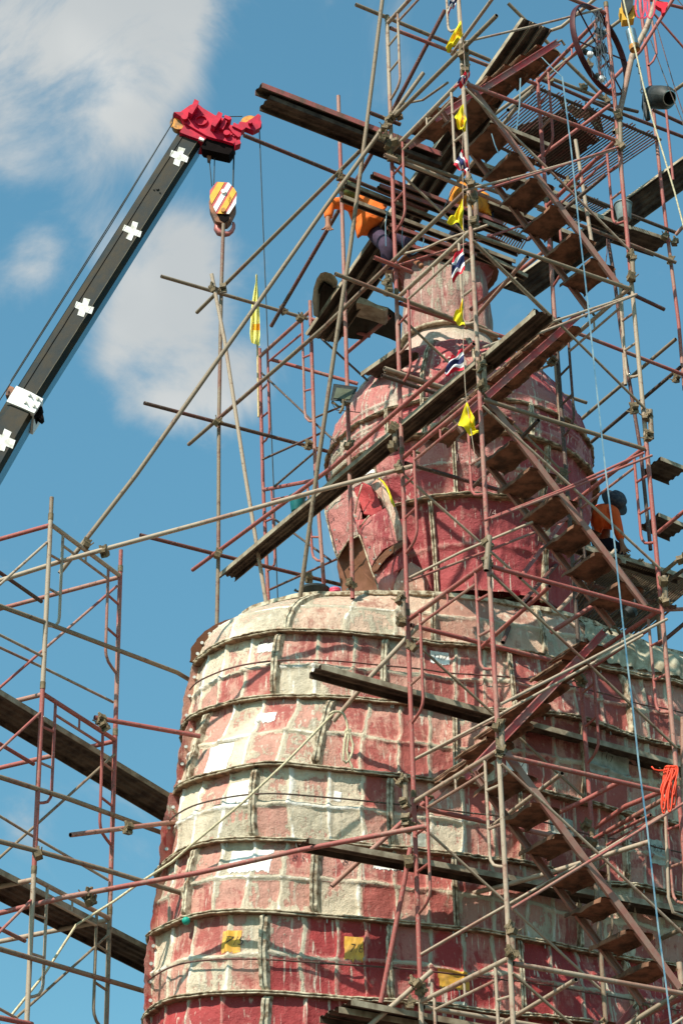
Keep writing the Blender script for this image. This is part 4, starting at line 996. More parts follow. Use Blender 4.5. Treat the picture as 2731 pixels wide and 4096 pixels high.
for (x0, y0, x1, y1, bb, ww, lab) in ((1905,640,2240,772,1.7,.16,'dark board under the upper stair, upper one'),(1880,770,2290,930,2.0,.18,'dark board under the upper stair, lower one'),(2240,800,2520,905,2.6,.14,'dark board beside the small grating'),(1900,455,2200,575,1.9,.14,'dark board at the left end of the wide grating')):
    plankpx((x0, y0), (x1, y1), bb, ww, lab, ribs=1)
# planks that run towards the camera on the left side of the tower
plank(wp(879, 2293, 'a.0'), wp(1900, 1440, 'a.0'), A, .18, 'longest plank crossing the head from its lower left to the tower post', ribs=3, th=.05)
plank(wp(1640, 1668, 'a.04'), wp(2140, 1240, 'a.04'), A, .18, 'plank crossing the crown right of the tower post, lapping the longest plank', ribs=3, th=.05)
p0 = wp(1222, 1335, 20.9); p1 = wp(2085, 70, 18.9)
for i in range(3): plank(p0+A*.125*i, p1+A*.125*i, A, .10, ('nearest', 'middle', 'farthest')[i] + ' board of the steep three-board ramp behind the bending worker', ribs=1, th=.06)
plank(wp(1445, 1489, 21.0), wp(1590, 1388, 20.4), A, .25, 'plank end poking out left of the topknot collar', ribs=2)
plank(wp(2000, 1385, 3.0), wp(2135, 1235, 2.0), A, .35, 'short plank behind the red stair above the crown', ribs=3)
plank(wp(2000, 1150, 4.0), wp(2750, 612, 2.6), A, .42, 'wide dark plank walk rising to the right edge', ribs=4, th=.06)
plank(wp(2508, 898, 3.6), wp(2680, 955, 3.6), B, .35, 'dark plank leaving the bucket towards the right post', ribs=3)
plank(wp(2640, 1828, 3.4), wp(2750, 1872, 3.4), B, .35, 'dark plank end in the sky at the right edge, upper one', ribs=3)
plank(wp(2632, 2052, 3.4), wp(2750, 2102, 3.4), B, .33, 'dark plank end in the sky at the right edge, lower one', ribs=3)
plank(wp(2180, 2125, 2.2), wp(2500, 2240, 2.2), B, .12, 'olive plank the hatted worker sits on', ribs=1, edge='plankpale')
plank(wp(2330, 2175, 2.4), wp(2740, 2300, 2.4), B, .14, 'brown board along the far edge of the lower grating', ribs=1, edge='plankpale')
# left tower planks
def lplank(x0, y0, x1, y1, off, w, label): plank(wp(x0, y0, 'L%g' % off), wp(x1, y1, 'L%g' % off), -BL, w, label, ribs=4, th=.05, edge='plankpale', m='plank')
lplank(-30, 2740, 800, 3248, -.15, .36, 'wide olive-edged plank from the left tower to the torso, upper one')
lplank(-30, 3460, 720, 3850, -.15, .36, 'wide olive-edged plank from the left tower to the torso, lower one')
# ---- gratings
def grating(corners, b_of, nbars, label, rb=.009, ends=True):
    """corners: four (x,y,plane) tl,tr,br,bl ; bars join the left-right rails"""
    c = [wp(*q) for q in corners]
    t = thing('grating', c[0], label, 'grating', 'bar gratings')
    for p, q in ((c[0], c[1]), (c[3], c[2])):
        mb = MB(); mb.tube([p, q], .02, 8); mb.build('rail', MT['d'], t)
    for i in range(nbars):
        s_ = (i+.5)/nbars; j = .05*math.sin(i*7.3); mb = MB(); p = lerp(c[0], c[1], s_); q = lerp(c[3], c[2], s_); d = nrm(q-p)
        mb.tube([p-d*(.03+j), q+d*(.05+j)], rb, 6); mb.build('bar', MT['g'] if ends else MT['d'], t)
    return t
z1_ = atZ
zg = wp(2160, 345, 2.6)[2]
grating([(2031+100,345,'z%f'%zg),(2640,560,'z%f'%zg),(2350,755,'z%f'%zg),(1905,545,'z%f'%zg)], 0, 44, 'wide bar grating floor under the wheel, seen from below', ends=False)
zg3 = wp(2330, 800, 3.0)[2]
grating([(2285,772,'z%f'%zg3),(2425,830,'z%f'%zg3),(2290,905,'z%f'%zg3),(2190,850,'z%f'%zg3)], 0, 14, 'small bar grating right of the upper stair', ends=False)
zg2 = wp(2500, 2250, 2.5)[2]
grating([(2480,2225,'z%f'%zg2),(2790,2330,'z%f'%zg2),(2560,2520,'z%f'%zg2),(2215,2440,'z%f'%zg2)], 0, 36, 'bar grating floor under the hatted worker', rb=.011)
grating([(2330,2330,'z%f'%(zg2-.15)),(2700,2430,'z%f'%(zg2-.15)),(2500,2600,'z%f'%(zg2-.15)),(2230,2480,'z%f'%(zg2-.15))], 0, 26, 'second bar grating just below the hatted worker floor', rb=.011)
zg4 = wp(2050, 930, 3.0)[2]
grating([(1990,895,'z%f'%zg4),(2110,960,'z%f'%zg4),(2080,1010,'z%f'%zg4),(1950,940,'z%f'%zg4)], 0, 14, 'small grating behind the stair beside the yellow-shirted worker')
# dark corrugated sheet and pale plates lying on the upper grating
mb = MB(); G = []
for i in range(31):
    u = i/30; row = []
    for j in range(41):
        v = j/40; p = atZ(1985+380*u+(-150)*v+90*u*v+10*vn(v*6, 1), 590-50*u*(1)+120*v*(1-u)+60*u, zg+.05+.02*vn(u*3, v*3))
        row.append(p + np.array([0, 0, .02*math.sin(v*60)]))
    G.append(row)
mb = MB(); G = []
cs = [(2075,490),(2290,470),(2345,560),(2330,690),(2200,760),(2080,640)]
pc = [atZ(x, y, zg+.06) for x, y in [(2040,520),(2250,440),(2400,560),(2190,700)]]
for i in range(31):
    row = []
    for j in range(61):
        u, v = i/30, j/60; p = lerp(lerp(pc[0], pc[1], u), lerp(pc[3], pc[2], u), v); row.append(p+np.array([0, 0, .018*math.sin(v*75)+.03*vn(u*3, v*3, 5)]) + A*.05*vn(u*8, v > .5, 3))
    G.append(row)
mb.grid(G); mb.grid([[p+np.array([0, 0, .006]) for p in r_] for r_ in G]); o = mb.build('roof_sheet', MT['d'], None, org=G[0][0], smooth=True); tag(o, 'dark corrugated sheet lying on the grating under the wheel', 'sheet')
for k_, (qs, lab, h) in enumerate(([((2225,390),(2345,455),(2385,500),(2250,440)), 'crumpled pale plate on the upper grating, left one', .1], [((2340,400),(2400,470),(2420,560),(2330,470)), 'crumpled pale plate on the upper grating, right one', .12])):
    c = [atZ(x, y, zg+.12) for x, y in qs]; G = []
    for i in range(17): G.append([lerp(lerp(c[0], c[1], i/16), lerp(c[3], c[2], i/16), j/16)+np.array([0, 0, h*vn(i*.25, j*.25, k_)]) for j in range(17)])
    mb = MB(); mb.grid(G); mb.grid([[p+np.array([0, 0, .012]) for p in r_] for r_ in G]); tag(mb.build('plate', MT['plankpale'], None, org=G[0][0], smooth=True), lab, 'plate')
# ================================================= CRANE
MT['boomblack'] = plain('boom_black_paint', (.014, .020, .022), .5, 0, .5, 2.6, .25, dirt=(.05, .038, .022), spec=.15)
MT['boomblue'] = plain('boom_blue_paint', (.02, .17, .30), .35, .1, .3, 3., .1)
MT['crred'] = plain('crane_red_paint', (.56, .004, .035), .5, .0, .18, 9., .05, spec=.2, dirt=(.36, .006, .03))
MT['crdark'] = plain('crane_dark_recess', (.008, .005, .005), .8, 0, .3, spec=.05)
MT['gold'] = plain('sheave_ochre', (.55, .22, .03), .5, .2, .4, 8., .2, dirt=(.12, .08, .04))
MT['white'] = plain('white_paint', (.85, .85, .82), .5, 0, .05)
MT['crosswhite'] = plain('worn_white_paint', (.82, .82, .78), .6, 0, .2, 14., .2, dirt=(.50, .48, .42))
MT['stripey'] = plain('block_yellow', (.78, .42, .04), .5, 0, .12)
MT['stripered'] = plain('block_red', (.55, .08, .08), .5, 0, .2)
MT['rustbrown'] = plain('block_rust', (.30, .12, .06), .7, .1, .4, 10., .4, dirt=(.12, .07, .05))
MT['cable'] = plain('steel_cable', (.05, .06, .065), .5, .4)
MT['hook'] = plain('hook_paint', (.42, .12, .10), .4, .3, .5, 5., .2, dirt=(.10, .09, .09), spec=.6)
DC = 24.0
zk = zc(640, 360, 3.484); zb = zc(0, 900, 2.24)
crane = thing('crane_boom', atD(-900, 3000, DC), 'black telescopic crane boom with white crosses and a bright red head', 'crane boom')
BK = np.array([-.07, .30, 0])
def strip_box(top, bot, dd, ext, name, back=BK):
    """boom section from four crease pixels at its two ends; dd = depth of each crease"""
    Pt = [atD(x, y, DC+d_) for (x, y), d_ in zip(top, dd)]; Pb = [atD(x, y, DC+d_) for (x, y), d_ in zip(bot, dd)]
    Pb = [b_ + (b_-t_)*ext for t_, b_ in zip(Pt, Pb)]
    mb = MB()
    ring = lambda P: P + [P[3]+back, P[2]+back+np.array([0, .05, 0]), P[1]+back+np.array([0, .05, 0]), P[0]+back]
    a_, b_ = ring(Pt), ring(Pb); n = 8
    V = a_+b_; fs = [(i, (i+1) % n, n+(i+1) % n, n+i) for i in range(n)]
    for i, f_ in enumerate(fs): mb.add([V[q] for q in f_], [(0, 1, 2, 3)], 1 if i == 3 else 0)
    mb.add(V, [tuple(range(n)), tuple(range(n, 2*n))[::-1]])
    return mb.build(name, [MT['boomblack'], MT['boomblue']], crane)
zkk = lambda *p: zk(*p); 
strip_box([zk(255,600), zk(335,620), zk(530,700), zk(604,718)], [zb(165,1440), zb(218,1462), zb(325,1515), zb(376,1552)], (.07, 0, 0, .07), .06, 'boom_section')
strip_box([zb(72,1560), zb(112,1585), zb(283,1650), zb(322,1672)], [zb(-440,2420), zb(-400,2450), zb(-215,2520), zb(-170,2535)], (.05, -.03, -.03, .05), 7.5, 'boom_section', back=np.array([-.08, .38, 0]))
# weld lines along the creases
for a_, b_ in ((zk(335,622), zb(218,1462)), (zk(530,702), zb(325,1515))):
    mb = MB(); P = [lerp(atD(*a_, DC-.002), atD(*b_, DC-.002), i/30)+np.array([.004*vn(i*.9, 1), 0, .004*vn(i*.8, 2)]) for i in range(31)]
    mb.tube(P, .005, 5); mb.build('weld_seam', plain('weld', (.16, .14, .10), .8) if b_[0] > 120 else MT['crdark'], crane)
mb = MB(); mb.prism([atD(*zb(*p), DC-.06) for p in ((150,1440),(270,1492),(390,1558),(352,1622),(310,1685),(190,1632),(62,1580),(104,1512))], np.array([-.08, .5, 0])); mb.build('white_collar', MT['white'], crane)
for p in ((265,1520),(340,1555),(228,1585),(305,1618)):
    mb = MB(); q = atD(*zb(*p), DC-.065); mb.tube([q, q+np.array([0, -.012, 0])], .022, 10); mb.tube([q+np.array([.01, -.014, -.005]), q+np.array([.04, -.014, -.05])], .008, 6); mb.build('collar_bolt', MT['bolt'], crane)
mb = MB(); mb.prism([atD(*zb(*p), DC+.0) for p in ((300,1690),(345,1650),(365,1600),(385,1640),(370,1672),(388,1690),(392,1725),(370,1748),(335,1722),(318,1755))], [0, .1, 0]); mb.build('collar_bracket', MT['crdark'], crane)
mb = MB(); mb.prism([atD(*zb(*p), DC+.0) for p in ((65,1455),(90,1440),(130,1455),(110,1530),(85,1535),(92,1490),(78,1488),(80,1525),(52,1520))], [0, .1, 0]); mb.build('cable_guide', MT['rustbrown'], crane)
for p in ((630,755),(616,758),(640,770)): disc_q = atD(p[0], p[1], DC-.004); mb = MB(); mb.tube([disc_q, disc_q+np.array([0, -.012, 0])], .02 if p[0] == 630 else .009, 12); mb.build('grease_port', MT['boomblack'], crane)
# crosses painted on the face
for ci, (cx_, cy_, s_) in enumerate(((717,625,1.),(530,923,1.),(337,1230,1.02),(18,1761,1.15))):
    u_ = np.array([13, -35.])*s_; v_ = np.array([34, 13.])*s_; w = .36
    w += random.uniform(-.03, .03); pts = [(-w, 1), (w, 1), (w, w), (1, w), (1, -w), (w, -w), (w, -1), (-w, -1), (-w, -w), (-1, -w), (-1, w), (-w, w)]
    pts = [(a_+random.uniform(-.06, .06), b_+random.uniform(-.06, .06)) for a_, b_ in pts]
    dd = DC - (.006 if ci < 3 else .036)
    mb = MB(); mb.prism([atD(cx_+u_[0]*b_+v_[0]*a_, cy_+u_[1]*b_+v_[1]*a_, dd) for a_, b_ in pts], [0, .004, 0]); mb.build('white_cross', MT['crosswhite'], crane)
# boom head
mb = MB(); mb.prism([atD(*zk(*p), DC-.08) for p in ((195,305),(285,305),(345,262),(430,203),(540,200),(600,250),(765,350),(870,385),(930,440),(980,485),(1100,545),(1135,590),(1095,645),(1025,745),(880,700),(760,672),(660,640),(500,548),(350,460),(290,365),(235,330))], np.array([-.07, .30, 0]), 0, 0)
hd = mb.build('boom_head', MT['crred'], crane)
mb = MB(); mb.prism([atD(*zk(*p), DC-.05) for p in ((350,462),(500,550),(660,642),(622,698),(540,685),(400,635),(278,588))], np.array([-.05, .3, 0])); mb.build('head_plate', MT['crred'], crane)
mb = MB(); mb.prism([atD(*zk(*p), DC-.03) for p in ((650,650),(1015,750),(1045,770),(1000,850),(962,900),(600,820),(575,790))], np.array([0, .18, 0])); mb.build('head_underside', MT['crdark'], crane)
mb = MB(); mb.prism([atD(*zk(*p), DC-.075) for p in ((558,650),(618,682),(606,704),(540,682))], [0, .03, 0]); mb.build('white_tab', MT['white'], crane)
def disc(x, y, rpx, D_, th, m, name, par, n=28, hole=0):
    c = atD(x, y, D_); r = rpx*np.linalg.norm(c-EYE)/F; mb = MB()
    if hole:
        G = [[c+np.array([math.cos(a_)*q, h, math.sin(a_)*q]) for q, h in ((r, 0), (r, th), (r*hole, th), (r*hole, 0), (r, 0))] for a_ in np.linspace(0, 2*math.pi, n+1)]; mb.grid(G)
    else: mb.tube([c, c+np.array([0, th, 0])], r, n)
    return smooth_ang(mb.build(name, m, par), 40)
disc(*zk(268,462), 30, DC-.0, .10, MT['gold'], 'sheave', crane)
disc(*zk(255,455), 33, DC+.10, .03, MT['gold'], 'sheave', crane, hole=.8)
disc(*zk(578,418), 24, DC-.11, .03, MT['crred'], 'round_boss', hd, hole=.85); disc(*zk(345,372), 12, DC-.13, .05, MT['crred'], 'round_boss', hd); disc(*zk(930,590), 12.5, DC-.13, .05, MT['crred'], 'round_boss', hd)
for p in ((778,553),(1000,612),(1030,632)): disc(*zk(*p), 4, DC-.10, .02, MT['crred'], 'bolt_head', hd)
def bracket(poly, dfront, name='bracket', m='crred', dep=.12):
    mb = MB(); mb.prism([atD(*zk(*p), DC-dfront) for p in poly], [-.02, dep, 0]); mb.build(name, MT[m], hd)
bracket(((485,122),(545,155),(530,200),(450,335),(400,305),(440,230)), .20); bracket(((815,297),(872,325),(858,380),(770,510),(715,480),(765,390)), .20); bracket(((900,370),(950,400),(930,450),(880,550),(835,525),(870,440)), .14)
bracket(((905,345),(985,375),(1000,400),(960,415),(895,385)), .16); bracket(((1030,450),(1150,510),(1180,500),(1190,530),(1140,560),(1010,500)), .15, 'jib_lug'); bracket(((980,480),(1130,560),(1130,640),(1090,655),(1010,590),(960,520)), .12, 'jib_plate')
bracket(((1075,500),(1115,440),(1200,450),(1290,390),(1370,330),(1410,360),(1400,400),(1415,450),(1400,520),(1310,565),(1200,520),(1160,540)), .14, 'jib_arm', dep=.1)
bracket(((1045,700),(1110,690),(1130,740),(1080,760),(1050,770)), .12, 'lug')
disc(*zk(1250,455), 36, DC-.02, .07, MT['gold'], 'jib_sheave', crane); disc(*zk(1300,480), 33, DC+.08, .04, MT['crdark'], 'jib_sheave', crane); disc(*zk(1258,438), 9, DC-.2, .06, MT['crred'], 'round_boss', hd)
def wire(pts, r=.0075, name='hoist_cable', par=crane, m='cable', n=6):
    mb = MB(); mb.tube([wp(*p) for p in pts], r, n); return mb.build(name, MT[m], par)
wire([(*zk(190,330), DC), (*zk(175,460), DC), (444,900,DC), (40,1538,DC), (-120,1790,DC)]); wire([(*zk(170,470), DC+.05), (439,897,DC+.05), (44,1524,DC+.05)])
wire([(*zk(870,372), DC), (*zk(1150,368), DC)], .006)
wire([(*zk(690,990), DC+.1), (*zk(725,1340), DC+.1)]); wire([(*zk(765,840), DC+.1), (*zk(752,1320), DC+.1)]); wire([(*zk(1034,800), DC+.1), (*zk(1018,1350), DC+.1)], .011)
wire([(*zk(1385,540), DC), (1055,969,DC), (1066,1245,DC), (1081,1612,DC), (1098,2033,DC), (1112,2430,DC)], .008)
mb = MB(); mb.prism([atD(*zk(*p), DC+.08) for p in ((650,800),(712,820),(720,905),(700,955),(702,985),(660,975),(655,930),(662,890))], [0, .06, 0]); mb.build('rope_socket', MT['rustbrown'], crane)
# hook block
DH = DC+.02
blk = thing('hook_block', atD(*zk(880,1500), DH), 'hook block striped yellow, white and red hanging under the crane head', 'hook block')
def clip(poly, a_, b_, c_, keep):
    out = []
    for i in range(len(poly)):
        p, q = poly[i], poly[(i+1) % len(poly)]; fp = (a_*p[0]+b_*p[1]-c_)*keep; fq = (a_*q[0]+b_*q[1]-c_)*keep
        if fp >= 0: out.append(p)
        if fp*fq < 0: t_ = fp/(fp-fq); out.append((p[0]+(q[0]-p[0])*t_, p[1]+(q[1]-p[1])*t_))
    return out
octo = [(790,1280),(960,1290),(1035,1370),(1072,1430),(1060,1580),(965,1725),(790,1720),(710,1560),(695,1500),(697,1400)]
nx, ny = .863, .505; cs = lambda x: nx*x+ny*1500
bnd = [560, 640, 672, 745, 790, 868, 905, 985, 1025, 1200]; cm_ = ['white', 'stripered', 'stripey', 'stripered', 'white', 'stripered', 'stripey', 'stripered', 'white']
bnd = [500, 700-62, 700-20, 700+75, 700+120, 700+195, 700+232, 700+318, 700+352, 1300]
mb = MB(); mb.prism([atD(*zk(*p), DH-.10) for p in octo], [0, .02, 0]); face = mb.build('side_plate', MT['stripered'], blk)
for i in range(9):
    q = clip(clip(octo, nx, ny, cs(bnd[i]), 1), nx, ny, cs(bnd[i+1]), -1)
    if len(q) > 2 and cm_[i] != 'stripered':
        mb = MB(); mb.prism([atD(*zk(*p), DH-.106) for p in q], [0, .004, 0]); mb.build('painted_stripe', MT[cm_[i]], face)
mb = MB(); mb.prism([atD(*zk(*p), DH-.078) for p in ((700,1510),(1055,1590),(1050,1640),(975,1800),(930,1845),(870,1850),(800,1835),(770,1825),(690,1640),(682,1560))], [0, .14, 0]); mb.build('block_body', MT['rustbrown'], blk)
mb = MB(); mb.prism([atD(*zk(*p), DH-.09) for p in ((800,1725),(965,1728),(960,1800),(900,1840),(830,1800))], [0, .05, 0]); mb.build('block_throat', MT['crdark'], blk)
disc(*zk(885,1405), 9.5, DH-.13, .03, MT['white'], 'pin_cap', blk); disc(*zk(882,1665), 10, DH-.13, .03, MT['gold'], 'pin_cap', blk)
wire([(*zk(965,1450), DH-.12), (*zk(950,1520), DH-.13), (*zk(975,1585), DH-.12), (*zk(992,1540), DH-.12), (*zk(970,1460), DH-.12)], .004, 'wire_loop', blk, 'gold')
hk = [(895,1770),(880,1805),(835,1840),(805,1885),(800,1940),(830,1990),(890,2012),(955,2005),(1000,1972),(1025,1925),(1030,1880),(1022,1845)]
hr = [.055,.055,.085,.095,.10,.10,.085,.07,.06,.052,.045,.03]
mb = MB(); mb.tube([atD(*zk(*p), DH+.02) for p in hk], [r_*.46 for r_ in hr], 14); smooth_ang(mb.build('hook', MT['hook'], blk), 60)
wire([(*zk(965,1820), DH), (*zk(1000,1880), DH)], .004, 'latch_wire', blk)
# ================================================= FLAGS
MT['fred'] = plain('flag_red', (.70, .015, .04), .7, 0, .05, bump=0); MT['fwhite'] = plain('flag_white', (.80, .80, .80), .7, 0, .05, bump=0); MT['fblue'] = plain('flag_navy', (.02, .025, .10), .7, 0, .1, bump=0)
MT['fyel'] = plain('flag_yellow', (.76, .60, .012), .8, 0, .04, bump=0); MT['forg'] = plain('flag_orange', (.86, .40, .01), .6, 0, .2, 60., bump=0)
for k_ in ('fyel', 'forg', 'fred', 'fwhite'):
    m_ = MT[k_]; bs_ = m_.node_tree.nodes['Principled BSDF']; bs_.inputs['Transmission Weight'].default_value = 0
def flag(c4, D_, kind, label, wr=.03, name='flag', seed=0., em=(.5, .45, .22), par=None):
    """c4: hoist top, fly top, fly bottom, hoist bottom"""
    c = [atD(x, y, D_) for x, y in c4]; NU_, NV_ = 24, 24; G = []
    for i in range(NV_+1):
        v = i/NV_; row = []
        for j in range(NU_+1):
            u = j/NU_; p = lerp(lerp(c[0], c[1], u), lerp(c[3], c[2], u), v)
            row.append(p + np.array([.012*math.sin(u*7+v*4+seed)*u, wr*(math.sin(u*9+v*5+seed)+.6*math.sin(v*11-u*6+seed*2))*(.25+u), .010*math.sin(u*11+seed)*u]))
        G.append(row)
    mb = MB(); mb.grid(G)
    fm = []
    for i in range(NV_):
        for j in range(NU_):
            v = (i+.5)/NV_; u = (j+.5)/NU_
            if kind == 'stripe': fm.append(0 if v < 1/6 or v > 5/6 else 1 if v < 2/6 or v > 4/6 else 2)
            else:
                d_ = math.hypot((u-em[0])*1.2, v-em[1]); fm.append(1 if d_ < em[2] and not (em[2]*.62 < d_ < em[2]*.74) else 0)
    mb.m = fm
    o = mb.build(name, [MT['fred'], MT['fwhite'], MT['fblue']] if kind == 'stripe' else [MT['fyel'], MT['forg']], par, org=None if par else c[0], smooth=True, fixn=False)
    return tag(o, label, 'flag', 'string of flags') if label else o
DF = 17.35
flag([(1836,-20),(1798,-10),(1794,52),(1816,30)], DF, 'stripe', 'striped flag cut by the top edge of the picture', seed=1)
flag([(1842,80),(1852,150),(1792,206),(1782,185)], DF, 'wheel', 'topmost yellow flag folded over the post', seed=2, em=(.45, .35, .25))
flag([(1856,292),(1880,300),(1862,332),(1812,350)], DF, 'stripe', 'small crumpled striped flag bunched round the post', seed=3, wr=.05)
flag([(1852,415),(1868,520),(1842,528),(1816,468)], DF, 'wheel', 'yellow flag just above the steepest stair, second from the top', seed=4, em=(.5, .45, .3))
flag([(1848,598),(1880,672),(1858,696),(1813,658)], DF, 'stripe', 'striped flag hanging sideways before the platform rails', seed=5)
flag([(1851,790),(1853,915),(1790,885),(1825,845)], DF, 'wheel', 'yellow flag in front of the yellow-shirted worker', seed=6, em=(.35, .35, .2))
flag([(1853,985),(1797,1048),(1815,1120),(1858,1080)], DF, 'stripe', 'striped flag beside the hat of the topknot', seed=7)
flag([(1851,1186),(1855,1318),(1812,1265),(1838,1230)], DF, 'wheel', 'small yellow flag against the topknot drum', seed=8, em=(.2, .4, .2))
flag([(1852,1392),(1806,1432),(1768,1506),(1857,1476)], DF, 'stripe', 'striped flag lying out flat over the crown of the head', seed=9)
flag([(1866,1605),(1905,1700),(1905,1745),(1830,1700)], DF, 'wheel', 'lowest yellow flag of the string', seed=10, em=(.5, .3, .22))
T([(1836,-20,DF),(1846,85,DF),(1860,292,DF),(1856,420,DF),(1848,600,DF),(1851,790,DF),(1852,985,DF),(1851,1186,DF),(1852,1392,DF),(1860,1560,DF),(1870,1640,DF),(1902,1850,DF)], .0035, 'w', 'white cord the small flags are strung on', name='cord', cat='cord', group=None, hollow=False, n=5)
fp = thing('flag_pole', atD(1033, 1668, 22.3), 'bamboo pole with a furled yellow flag standing left of the far frames', 'flag pole')
MT['bamboo'] = plain('bamboo', (.62, .46, .22), .6, 0, .3)
mb = MB(); mb.tube([atD(1026, 1100, 22.3), atD(1030, 1388, 22.3), atD(1034, 1668, 22.3)], .011, 8); mb.build('pole', MT['bamboo'], fp)
L_ = [(1025,1094),(1022,1130),(1014,1170),(1005,1230),(1002,1290),(999,1330),(1001,1355),(1006,1372)]; R_ = [(1027,1096),(1030,1130),(1034,1180),(1037,1230),(1039,1285),(1040,1330),(1040,1360),(1038,1383)]
mb = MB(); G = []
for i in range(36):
    s_ = i/35*7; a0_ = int(min(6, s_)); f_ = s_-a0_; l_ = lerp(L_[a0_], L_[a0_+1], f_); r__ = lerp(R_[a0_], R_[a0_+1], f_)
    G.append([atD(*lerp(l_, r__, u), 22.3-.06*abs(math.sin(u*6+i*.05))) for u in np.linspace(0, 1, 13)] )
mb.grid(G); mb.m = [1 if 20 < i < 24 and 3 < j < 12 else 0 for i in range(35) for j in range(12)]
mb.build('furled_flag', [plain('pale_yellow_cloth', (.80, .74, .22), .8, bump=0), MT['forg']], fp, smooth=True)
# ================================================= PROPS
MT['blackp'] = plain('black_rubber', (.012, .016, .016), .55, 0, .4, 12., .2, dirt=(.04, .045, .042)); MT['teal'] = plain('teal_bucket', (.01, .13, .13), .5, 0, .2)
MT['pinkp'] = plain('pink_plastic', (.75, .10, .16), .25, 0, .1); MT['glass'] = plain('lamp_glass', (.10, .11, .07), .2, 0, .2, spec=.8)
MT['silver'] = plain('galvanised', (.42, .43, .40), .28, .85, .4, 6., .1); MT['rope'] = plain('pale_rope', (.60, .52, .34), .9, 0, .25, 60., .6)
MT['orange'] = plain('orange_cable', (.80, .07, .025), .45, 0, .1); MT['bluecord'] = plain('blue_strap', (.03, .13, .22), .6, 0, .1, 5., dirt=(.22, .32, .36)); MT['junkred'] = plain('rim_red', (.08, .018, .02), .5, .2, .4, 8.)
def lathe_at(c, prof, axis, m, name, par, n=32, mats=None):
    ax = nrm(axis); h = np.array([0, 0, 1.]) if abs(ax[2]) < .9 else np.array([1., 0, 0]); u = nrm(np.cross(ax, h)); w = np.cross(ax, u); mb = MB()
    mb.grid([[c+ax*z+(u*math.cos(a_)+w*math.sin(a_))*r for a_ in np.linspace(0, 2*math.pi, n+1)] for r, z in prof]); return smooth_ang(mb.build(name, m, par, org=None if par else c), 45)
UPV = np.array([0, 0, 1.])
# floodlight
FL = 19.35; zf = zc(1200, 1300, 1.96)
t = thing('floodlight', atD(*zf(350,540), FL), 'black square floodlight clamped to the red post beside the head', 'floodlight')
mb = MB(); mb.prism([atD(*zf(*p), FL+d_) for p, d_ in (((262,465), .05), ((452,490), .05), ((403,608), -.08), ((238,592), -.08))], [0, .10, .07]); mb.build('housing', MT['blackp'], t)
mb = MB(); mb.prism([atD(*zf(*p), FL+d_-.008) for p, d_ in (((285,490), .03), ((425,508), .03), ((388,583), -.06), ((262,572), -.06))], [0, .006, .002]); mb.build('lens', MT['glass'], t)
mb = MB(); mb.tube([atD(*zf(*p), FL-.06) for p in ((250,600),(300,640),(335,640),(360,590))], .012, 6); mb.tube([atD(*zf(*p), FL-.08) for p in ((340,585),(335,650),(310,690))], .014, 6); mb.build('bracket', MT['clamp'], t)
T([(1325,1610,19.6),(1345,1640,19.6),(1440,1650,20.5)], .005, 'd', 'thin black lead of the floodlight', name='power_lead', cat='cord', group=None, hollow=False, n=5)
# basin, jar, buckets
c = atD(1258, 2388, 20.35)
t = thing('basin', c, 'black rubber basin with a thick rim on the shoulder beside the jar', 'basin')
lathe_at(c, [(.02, 0), (.10, 0), (.135, .05), (.150, .055), (.152, .075), (.140, .08), (.125, .06), (.09, .02), (.0, .015)], UPV, MT['blackp'], 'bowl', t)
for s_ in (-1, 1): 
    mb = MB(); mb.tube([c+np.array([.145*s_, 0, .06]), c+np.array([.19*s_, -.02, .065]), c+np.array([.18*s_, -.05, .06])], .010, 6); mb.build('handle', MT['blackp'], t)
c = atD(1340, 2388, 20.3)
t = thing('jar', c, 'clear jar with a pink ribbed lid on the shoulder before the ear', 'jar')
lathe_at(c, [(.0, 0), (.062, 0), (.07, .01), (.072, .04), (.055, .055)], UPV, MT['pinkp'], 'body', t); lathe_at(c+UPV*.05, [(.055, 0), (.056, .01), (.052, .013), (.056, .016), (.055, .035), (.0, .038)], UPV, MT['pinkp'], 'lid', t)
def bucket(c, r, h, m, label, tilt=UPV):
    t = thing('bucket', c, label, 'bucket'); lathe_at(c, [(.0, 0), (r*.72, 0), (r*.76, .01), (r*.97, h), (r*1.06, h), (r*1.06, h+.012), (r*.93, h+.012), (r*.74, .02), (0, .02)], tilt, m, 'body', t)
    mb = MB(); mb.tube([c+UPV*h+np.array([math.cos(a_)*r, 0, math.sin(a_)*r*.35]) for a_ in np.linspace(0, math.pi, 14)], .004, 6); mb.build('handle', MT['cable'], t); return t
bucket(atD(1190, 2046, 20.9), .085, .16, MT['teal'], 'teal bucket standing on the long plank left of the ear')
bucket(atD(2495, 880, 21.6), .10, .2, plain('grey_bucket', (.20, .25, .24), .5, 0, .3), 'grey-green bucket on the dark plank walk at the right')
# drum lamp, silver cylinder, yellow hoist body
zt = zc(2250, 0, 3.26)
c = atD(2604, 388, 19.2); ax = atD(2676, 392, 18.95)-c; L_ = np.linalg.norm(ax)
t = thing('drum', c, 'dark metal drum with a round mouth lashed to the right-edge post', 'drum')
lathe_at(c, [(.0, 0), (.105, 0), (.118, .01), (.122, L_*.45), (.118, L_*.8), (.075, L_), (.072, L_), (.066, L_*.9), (.06, L_*.5), (.0, L_*.45)], ax, MT['blackp'], 'shell', t)
lathe_at(c, [(.07, L_*.985), (.078, L_*1.0), (.07, L_*1.01), (.068, L_*.99)], ax, MT['silver'], 'mouth_ring', t)
mb = MB(); mb.tube([atD(2592, 398, 19.2), atD(2578, 402, 19.2), atD(2577, 425, 19.2), atD(2590, 478, 19.2)], [.03, .034, .036, .028], 10); mb.build('outlet_pipe', MT['blackp'], t)
c = atD(*zt(938,650), 17.5); ax = atD(*zt(880,400), 17.5)-c; L_ = np.linalg.norm(ax)
